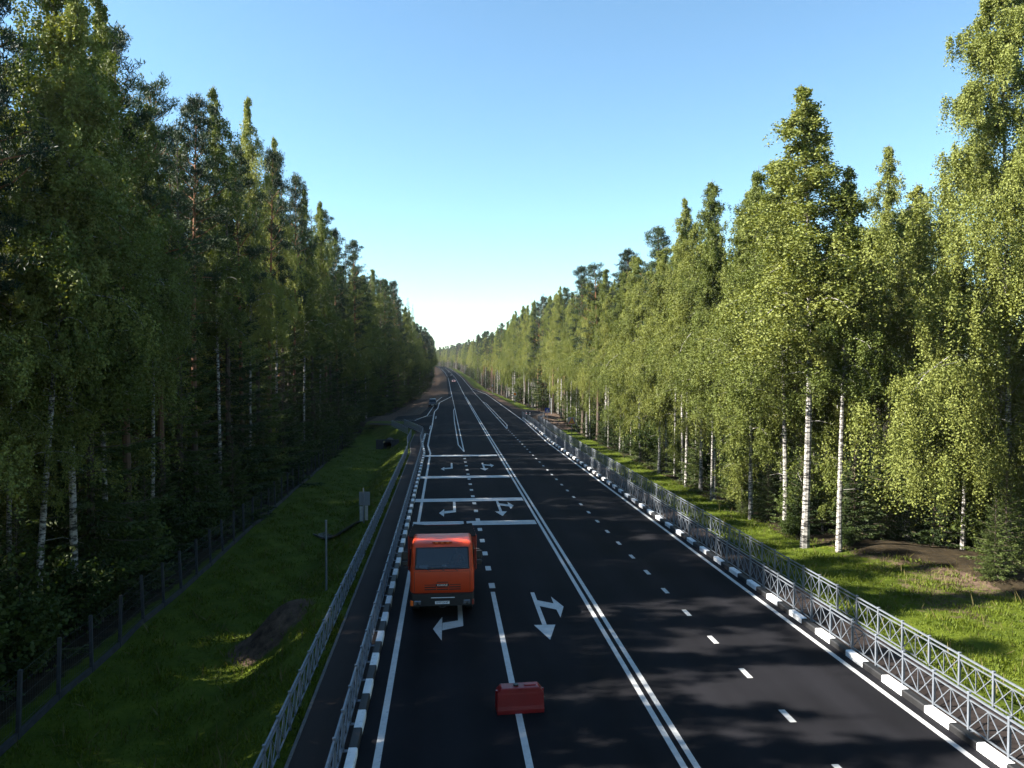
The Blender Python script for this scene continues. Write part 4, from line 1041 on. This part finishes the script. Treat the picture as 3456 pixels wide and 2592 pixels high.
# ---------------------------------------------------------------- red plastic barrier on the lane line
BX, BY = 1.93, 20.15
rbx = empty('plastic_barrier', (BX, BY, 0), R(3), 'dark red water-filled plastic barrier standing on the white lane line', 'barrier')
b = MB()
w = .615
def bar_ring(z, inx, dy_): return [(-w + inx, -dy_, z), (w - inx, -dy_, z), (w - inx, dy_, z), (-w + inx, dy_, z)]
prf = [(0, .0, .25), (.10, .0, .25), (.20, .006, .23), (.50, .006, .20), (.53, .02, .195), (.635, .11, .185), (.65, .13, .17)]
rr_ = [bar_ring(z, i, d_) for z, i, d_ in prf]; vs = [v for q in rr_ for v in q]; fs = [(3, 2, 1, 0), tuple(range(24, 28))]
for k in range(len(rr_) - 1):
    for i in range(4): fs.append((k * 4 + i, k * 4 + (i + 1) % 4, k * 4 + 4 + (i + 1) % 4, k * 4 + 4 + i))
b.add(vs, fs); bod = b.build('body', M_red, rbx)
bv = bod.modifiers.new('b', 'BEVEL'); bv.width = .018; bv.segments = 2
b = MB(); b.cbox(.12, .42, -.05, .05, .65, .67, .006); b.build('raised_lip', M_red, rbx)
b = MB(); b.tube([(-.1, 0, .648), (-.1, 0, .69)], .07, 14); b.build('filler_cap', M_black, rbx)
b = MB(); b.tube([(w - .02, 0, .12), (w - .02, 0, .55)], .045, 10); b.tube([(-w + .02, 0, .12), (-w + .02, 0, .55)], .045, 10); b.build('joint_post', M_red, rbx)

# ---------------------------------------------------------------- signs and poles
def pole(x, y, h, r=.038, m=M_galv, name='pole'):
    b = MB(); b.tube([(0, 0, -.3), (0, 0, h)], r, 12); return b
def gz(x, y): return float(ground_z(x, y))
lp = empty('sign_pole', (-4.95, 32.9, gz(-4.95, 32.9)), 0, 'bare grey steel pole on the bank left of the footpath, with no sign', 'pole')
z1 = 9 - (1750 - 1236) * 32.9 / 2632 - gz(-4.95, 32.9)
pole(0, 0, z1, .045).build('tube', M_galv, lp, smooth=True); b = MB(); b.tube([(0, 0, z1), (0, 0, z1 + .015)], .05, 12); b.build('cap', M_galv, lp)
sg = empty('road_sign', (-4.75, 46, gz(-4.75, 46)), 0, 'pole carrying a square sign and two narrow boards, seen from behind beside the left footpath', 'sign')
zb_ = 9 - gz(-4.75, 46); zz = lambda py: zb_ - (py - 1236) * 46 / 2632
pole(0, 0, zz(1643), .038).build('tube', M_galv, sg, smooth=True)
b = MB(); b.cbox(-.27, .36, .045, .06, zz(1702), zz(1656), .004); b.build('sign_plate', M_sky_grey, sg)
b = MB(); b.box(-.24, -.03, .045, .06, zz(1755), zz(1705)); b.box(.07, .24, .045, .06, zz(1752), zz(1703)); b.build('narrow_board', M_conc, sg)
# concrete drainage chute running down the left bank
ch = MB()
P0 = [(-5.0 - .32 * k, 47.4 + .22 * k + .016 * k * k) for k in range(11)]
for (xa, ya), (xb, yb) in zip(P0[:-1], P0[1:]):
    d = Vector((xb - xa, yb - ya, 0)).normalized(); s = Vector((-d.y, d.x, 0))
    for o_, w_, h_ in ((0, .30, .06), (.34, .04, .11), (-.34, .04, .11)):
        c0 = Vector((xa, ya, gz(xa, ya))) + s * o_; c1 = Vector((xb, yb, gz(xb, yb))) + s * o_
        ch.add([c0 - s * w_, c0 + s * w_, c1 + s * w_, c1 - s * w_] + [v + Vector((0, 0, h_)) for v in (c0 - s * w_, c0 + s * w_, c1 + s * w_, c1 - s * w_)], [(0, 1, 2, 3), (4, 5, 6, 7), (0, 1, 5, 4), (1, 2, 6, 5), (2, 3, 7, 6), (3, 0, 4, 7)])
tag(ch.build('drainage_chute', M_edge), 'concrete drainage chute running down the grassy bank on the left', 'drain')
# culvert under the crossing path
cv = empty('culvert', (-7.6, 104, -2.05), 0, 'concrete culvert headwall with a dark pipe mouth in the left ditch', 'culvert')
b = MB(); n = 20
ring_o = [(math.cos(2 * math.pi * k / n) * .55, math.sin(2 * math.pi * k / n) * .55 + .62) for k in range(n)]
b.box(-1.5, -.56, 0, .3, -.3, 1.35); b.box(.56, 1.5, 0, .3, -.3, 1.35); b.box(-.56, .56, 0, .3, 1.18, 1.35); b.box(-.56, .56, 0, .3, -.3, .06)
b.build('headwall', M_oldconc, cv)
b = MB(); b.tube([(0, -.05, .62), (0, 5, .62)], .56, 20, caps=False); pp = b.build('pipe', M_oldconc, cv, smooth=True)
sm = pp.modifiers.new('t', 'SOLIDIFY'); sm.thickness = .06
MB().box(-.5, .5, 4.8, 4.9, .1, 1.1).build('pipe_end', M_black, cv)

def place_px(u, v, dist): return None
# yellow roadworks warning, behind the right railing
def sign(name, x, y, ztop, label, builder, h0=0.0):
    g = gz(x, y); r = empty(name, (x, y, g), 0, label, 'sign'); pole(0, 0, ztop - g, .04).build('pole', M_galv, r, smooth=True); builder(r, ztop - g); return r
def warn(r, zt):
    MB().cbox(-.5, .5, -.06, -.045, zt - 1.0, zt - .02, .004).build('board', M_conc, r)
    t = MB(); t.prism([(-.46, zt - .92), (.46, zt - .92), (0, zt - .10)], -.07, -.061, axis='y'); t.build('red_border', M_signred, r)
    t = MB(); t.prism([(-.33, zt - .84), (.33, zt - .84), (0, zt - .25)], -.078, -.071, axis='y'); t.build('yellow_field', M_yellow, r)
    t = MB(); ell(t, (.03, -.083, zt - .42), .04, .006, .04)      # running children pictogram
    t.tube([(.02, -.083, zt - .47), (-.02, -.083, zt - .60)], .03, 5); t.tube([(-.02, -.083, zt - .60), (-.1, -.083, zt - .76)], .02, 4); t.tube([(-.02, -.083, zt - .6), (.08, -.083, zt - .68), (.06, -.083, zt - .78)], .02, 4); t.tube([(.02, -.083, zt - .5), (.12, -.083, zt - .56)], .016, 4); t.tube([(.02, -.083, zt - .5), (-.1, -.083, zt - .54)], .016, 4)
    t.build('pictogram', M_text, r)
sign('warning_sign', 17.8, 108.8, 9 - (1409 - 1236) * 108.8 / 2632, 'yellow triangular warning sign on a grey board behind the right railing', warn)
def cross(r, zt):
    MB().cbox(-.38, .38, -.06, -.045, zt - .78, zt - .0, .004).build('board', M_blue, r)
    t = MB(); t.prism([(-.29, zt - .68), (.29, zt - .68), (0, zt - .14)], -.066, -.0605, axis='y'); t.build('white_triangle', M_white, r)
    t = MB(); ell(t, (0, -.071, zt - .34), .03, .004, .03); t.tube([(0, -.071, zt - .37), (0, -.071, zt - .50)], .022, 4); t.tube([(0, -.071, zt - .50), (-.07, -.071, zt - .64)], .016, 4); t.tube([(0, -.071, zt - .50), (.07, -.071, zt - .64)], .016, 4); t.tube([(-.07, -.071, zt - .46), (.07, -.071, zt - .40)], .013, 4); t.build('pictogram', M_text, r)
sign('crossing_sign', 17.1, 130, 9 - (1378 - 1236) * 130 / 2632, 'blue square pedestrian crossing sign beyond the end of the right railing', cross)
def orange(r, zt):
    MB().cbox(-.42, .42, -.06, -.045, zt - .95, zt, .004).build('board', M_white, r)
    t = MB(); t.prism([(.36 * math.cos(2 * math.pi * k / 20), zt - .46 + .40 * math.sin(2 * math.pi * k / 20)) for k in range(20)], -.067, -.061, axis='y'); t.build('orange_field', mat('sign_orange', (.9, .30, .01), .5), r)
    MB().box(-.2, .2, -.073, -.068, zt - .52, zt - .40).build('pictogram', M_signred, r)
sign('orange_sign', 18.4, 205, 9 - (1325 - 1236) * 205 / 2632, 'bright orange and white roadside sign lit by the sun near the right trees', orange)
def backs(r, zt):
    t = MB(); t.prism([(-.5, zt - .85), (.5, zt - .85), (0, zt)], -.02, 0, axis='y'); t.build('triangular_plate', M_sky_grey, r)
    t = MB(); t.prism([(.4 * math.cos(2 * math.pi * k / 20), zt - 1.35 + .4 * math.sin(2 * math.pi * k / 20)) for k in range(20)], -.02, 0, axis='y'); t.build('round_plate', mat('sign_brown', (.22, .09, .04), .6), r)
sign('road_sign', 17.2, 283, 9 - (1296 - 1236) * 283 / 2632, 'far small pole with a triangular plate over a round plate on the right verge', backs)
r = empty('white_pole', (20.0, 146, gz(20, 146)), 0, 'slim white pole standing by the earth track beyond the blue sign', 'pole')
b = MB(); b.tube([(0, 0, -.2), (0, 0, 3.0)], .07, 10); b.build('tube', M_white, r, smooth=True); MB().tube([(0, 0, 3.0), (0, 0, 3.03)], .08, 10).build('cap', M_white, r)
# red and white traffic lamp post at the end of the right railing
for k, (x_, y_) in enumerate(((13.45, 128.5), (13.95, 127.9))):
    r = empty('marker_post', (x_, y_, 0), 0, ['red and white marker post ending the right kerb, nearer the road', 'red and white marker post ending the right kerb, nearer the path'][k], 'post', 'marker posts at the end of the right kerb')
    MB().tube([(0, 0, 0), (0, 0, .95)], .05, 10).build('shaft', M_black, r, smooth=True); MB().tube([(0, 0, .95), (0, 0, 1.4)], .10, 10).build('head', M_white, r, smooth=True); MB().tube([(0, 0, 1.12), (0, 0, 1.22)], .106, 10).build('red_band', M_signred, r, smooth=True)

# ---------------------------------------------------------------- cars
def car(name, x, y, rz, paint, label, suv=False, lit=False, roof=None, w=.88, front=True):
    z = float(zr(y)) + .012; r = empty(name, (x, y, z), rz, label, 'car')
    L = 4.5; hz = 1.72 if suv else 1.42; belt = 1.0 if suv else .86
    lv = [(w * .96, 0.04, L - .04, .28), (w, 0, L, .45), (w, .02, L - .02, belt - .12), (w * .97, .08, L - .06, belt)]
    b = MB(); rg_ = [ring(a, c, d_, z_, .16, .14, 3) for a, c, d_, z_ in lv]; n = len(rg_[0])
    for q in rg_: b.v += q
    for k in range(len(rg_) - 1):
        for i in range(n):
            j = (i + 1) % n; b.f.append((k * n + i, k * n + j, (k + 1) * n + j, (k + 1) * n + i)); b.m.append(0)
    b.f.append(tuple(range(n - 1, -1, -1))); b.m.append(0); b.f.append(tuple(range(3 * n, 4 * n))); b.m.append(0)
    body = b.build('body', paint, r, smooth=True)
    f0, f1, k0, k1 = (1.0, 1.75, L - .1, L - .75) if not suv else (1.0, 1.6, L - .05, L - .35)
    b = MB(); q = [ring(w * .92, f0, k0, belt - .01, .1, .1, 2), ring(w * .78, f1, k1, hz - .06, .1, .1, 2)]; n = len(q[0])
    for t in q: b.v += t
    for i in range(n): b.f.append((i, (i + 1) % n, n + (i + 1) % n, n + i)); b.m.append(0)
    b.f.append(tuple(range(n, 2 * n))); b.m.append(0)
    b.build('glasshouse', M_carglass, r, smooth=True)
    b = MB(); q = [ring(w * .785, f1 - .03, k1 + .03, hz - .058, .1, .1, 2), ring(w * .70, f1 + .1, k1 - .1, hz, .1, .1, 2)]
    for t in q: b.v += t
    for i in range(n): b.f.append((i, (i + 1) % n, n + (i + 1) % n, n + i)); b.m.append(0)
    b.f.append(tuple(range(n, 2 * n))); b.m.append(0); b.build('roof', roof or paint, r, smooth=True)
    for s in (-1, 1):
        for yy in (.85, L - .85): wheel(r, s * (w - .10), yy, .32, .2)
        MB().cbox(s * (w - .25) - .15, s * (w - .25) + .15, -.015, .05, .58, .76, .01).build('headlight', M_lampon if lit else M_chrome, r)
        MB().cbox(s * (w - .22) - .12, s * (w - .22) + .12, L - .03, L + .015, .62, .82, .01).build('tail_light', M_signred, r)
        MB().cbox(s * (w + .08) - .07, s * (w + .08) + .07, 1.25, 1.35, belt, belt + .13, .02).build('mirror', paint, r)
    MB().box(-.26, .26, -.02, -.003, .42, .53).build('number_plate', M_white, r)
    MB().cbox(-.4, .4, -.012, .02, .58, .72, .006).build('grille', M_black, r)
    return r
car('parked_suv', -2.75, 172, 0, M_cardark, 'dark blue off-road car waiting at the left side turning', suv=True, roof=M_rooflight)
car('passenger_car', 4.25, 386, 0, M_carred, 'small distant red car with glowing headlamps coming down the road', lit=True)
car('passenger_car', 0.3, 735, 0, M_carblack, 'tiny black car at the crest where the road bends left')
# road roller / excavator silhouette far ahead
mx_, my_ = 2.8, 463
r = empty('road_machine', (mx_, my_, float(zr(my_)) + .01), 0, 'dark grey road-building machine with a raised boom standing far off on the lane edge', 'machine')
MB().cbox(-1.1, 1.1, 0, 3.0, .55, 1.25, .08).build('chassis', M_machine, r)
MB().cbox(-1.0, .2, .6, 2.2, 1.25, 2.6, .08).build('cab', M_machine, r)
MB().cbox(.35, 1.3, .2, 2.4, 1.25, 1.75, .08).build('hood', M_conc, r)
b = MB(); b.tube([(-.5, 1.0, 2.5), (-1.0, .2, 3.3), (-.6, -.8, 2.9)], .14, 6); b.build('boom', M_machine, r)
for s in (-1, 1):
    for yy in (.6, 2.5): wheel(r, s * 1.1, yy, .55, .4)

# ---------------------------------------------------------------- thin summer air
hz_ = MB(); hz_.box(-950, 950, -320, 1480, -6, 60)
hm = bpy.data.materials.new('air'); hm.use_nodes = True; hn = hm.node_tree.nodes; hl = hm.node_tree.links
hn.remove(hn['Principled BSDF']); pv_ = hn.new('ShaderNodeVolumePrincipled'); pv_.inputs['Density'].default_value = .00008; pv_.inputs['Color'].default_value = (.85, .93, 1, 1); pv_.inputs['Anisotropy'].default_value = .2
hl.new(pv_.outputs[0], hn['Material Output'].inputs['Volume'])
tag(hz_.build('haze', hm), kind='stuff')
S.cycles.volume_bounces = 0
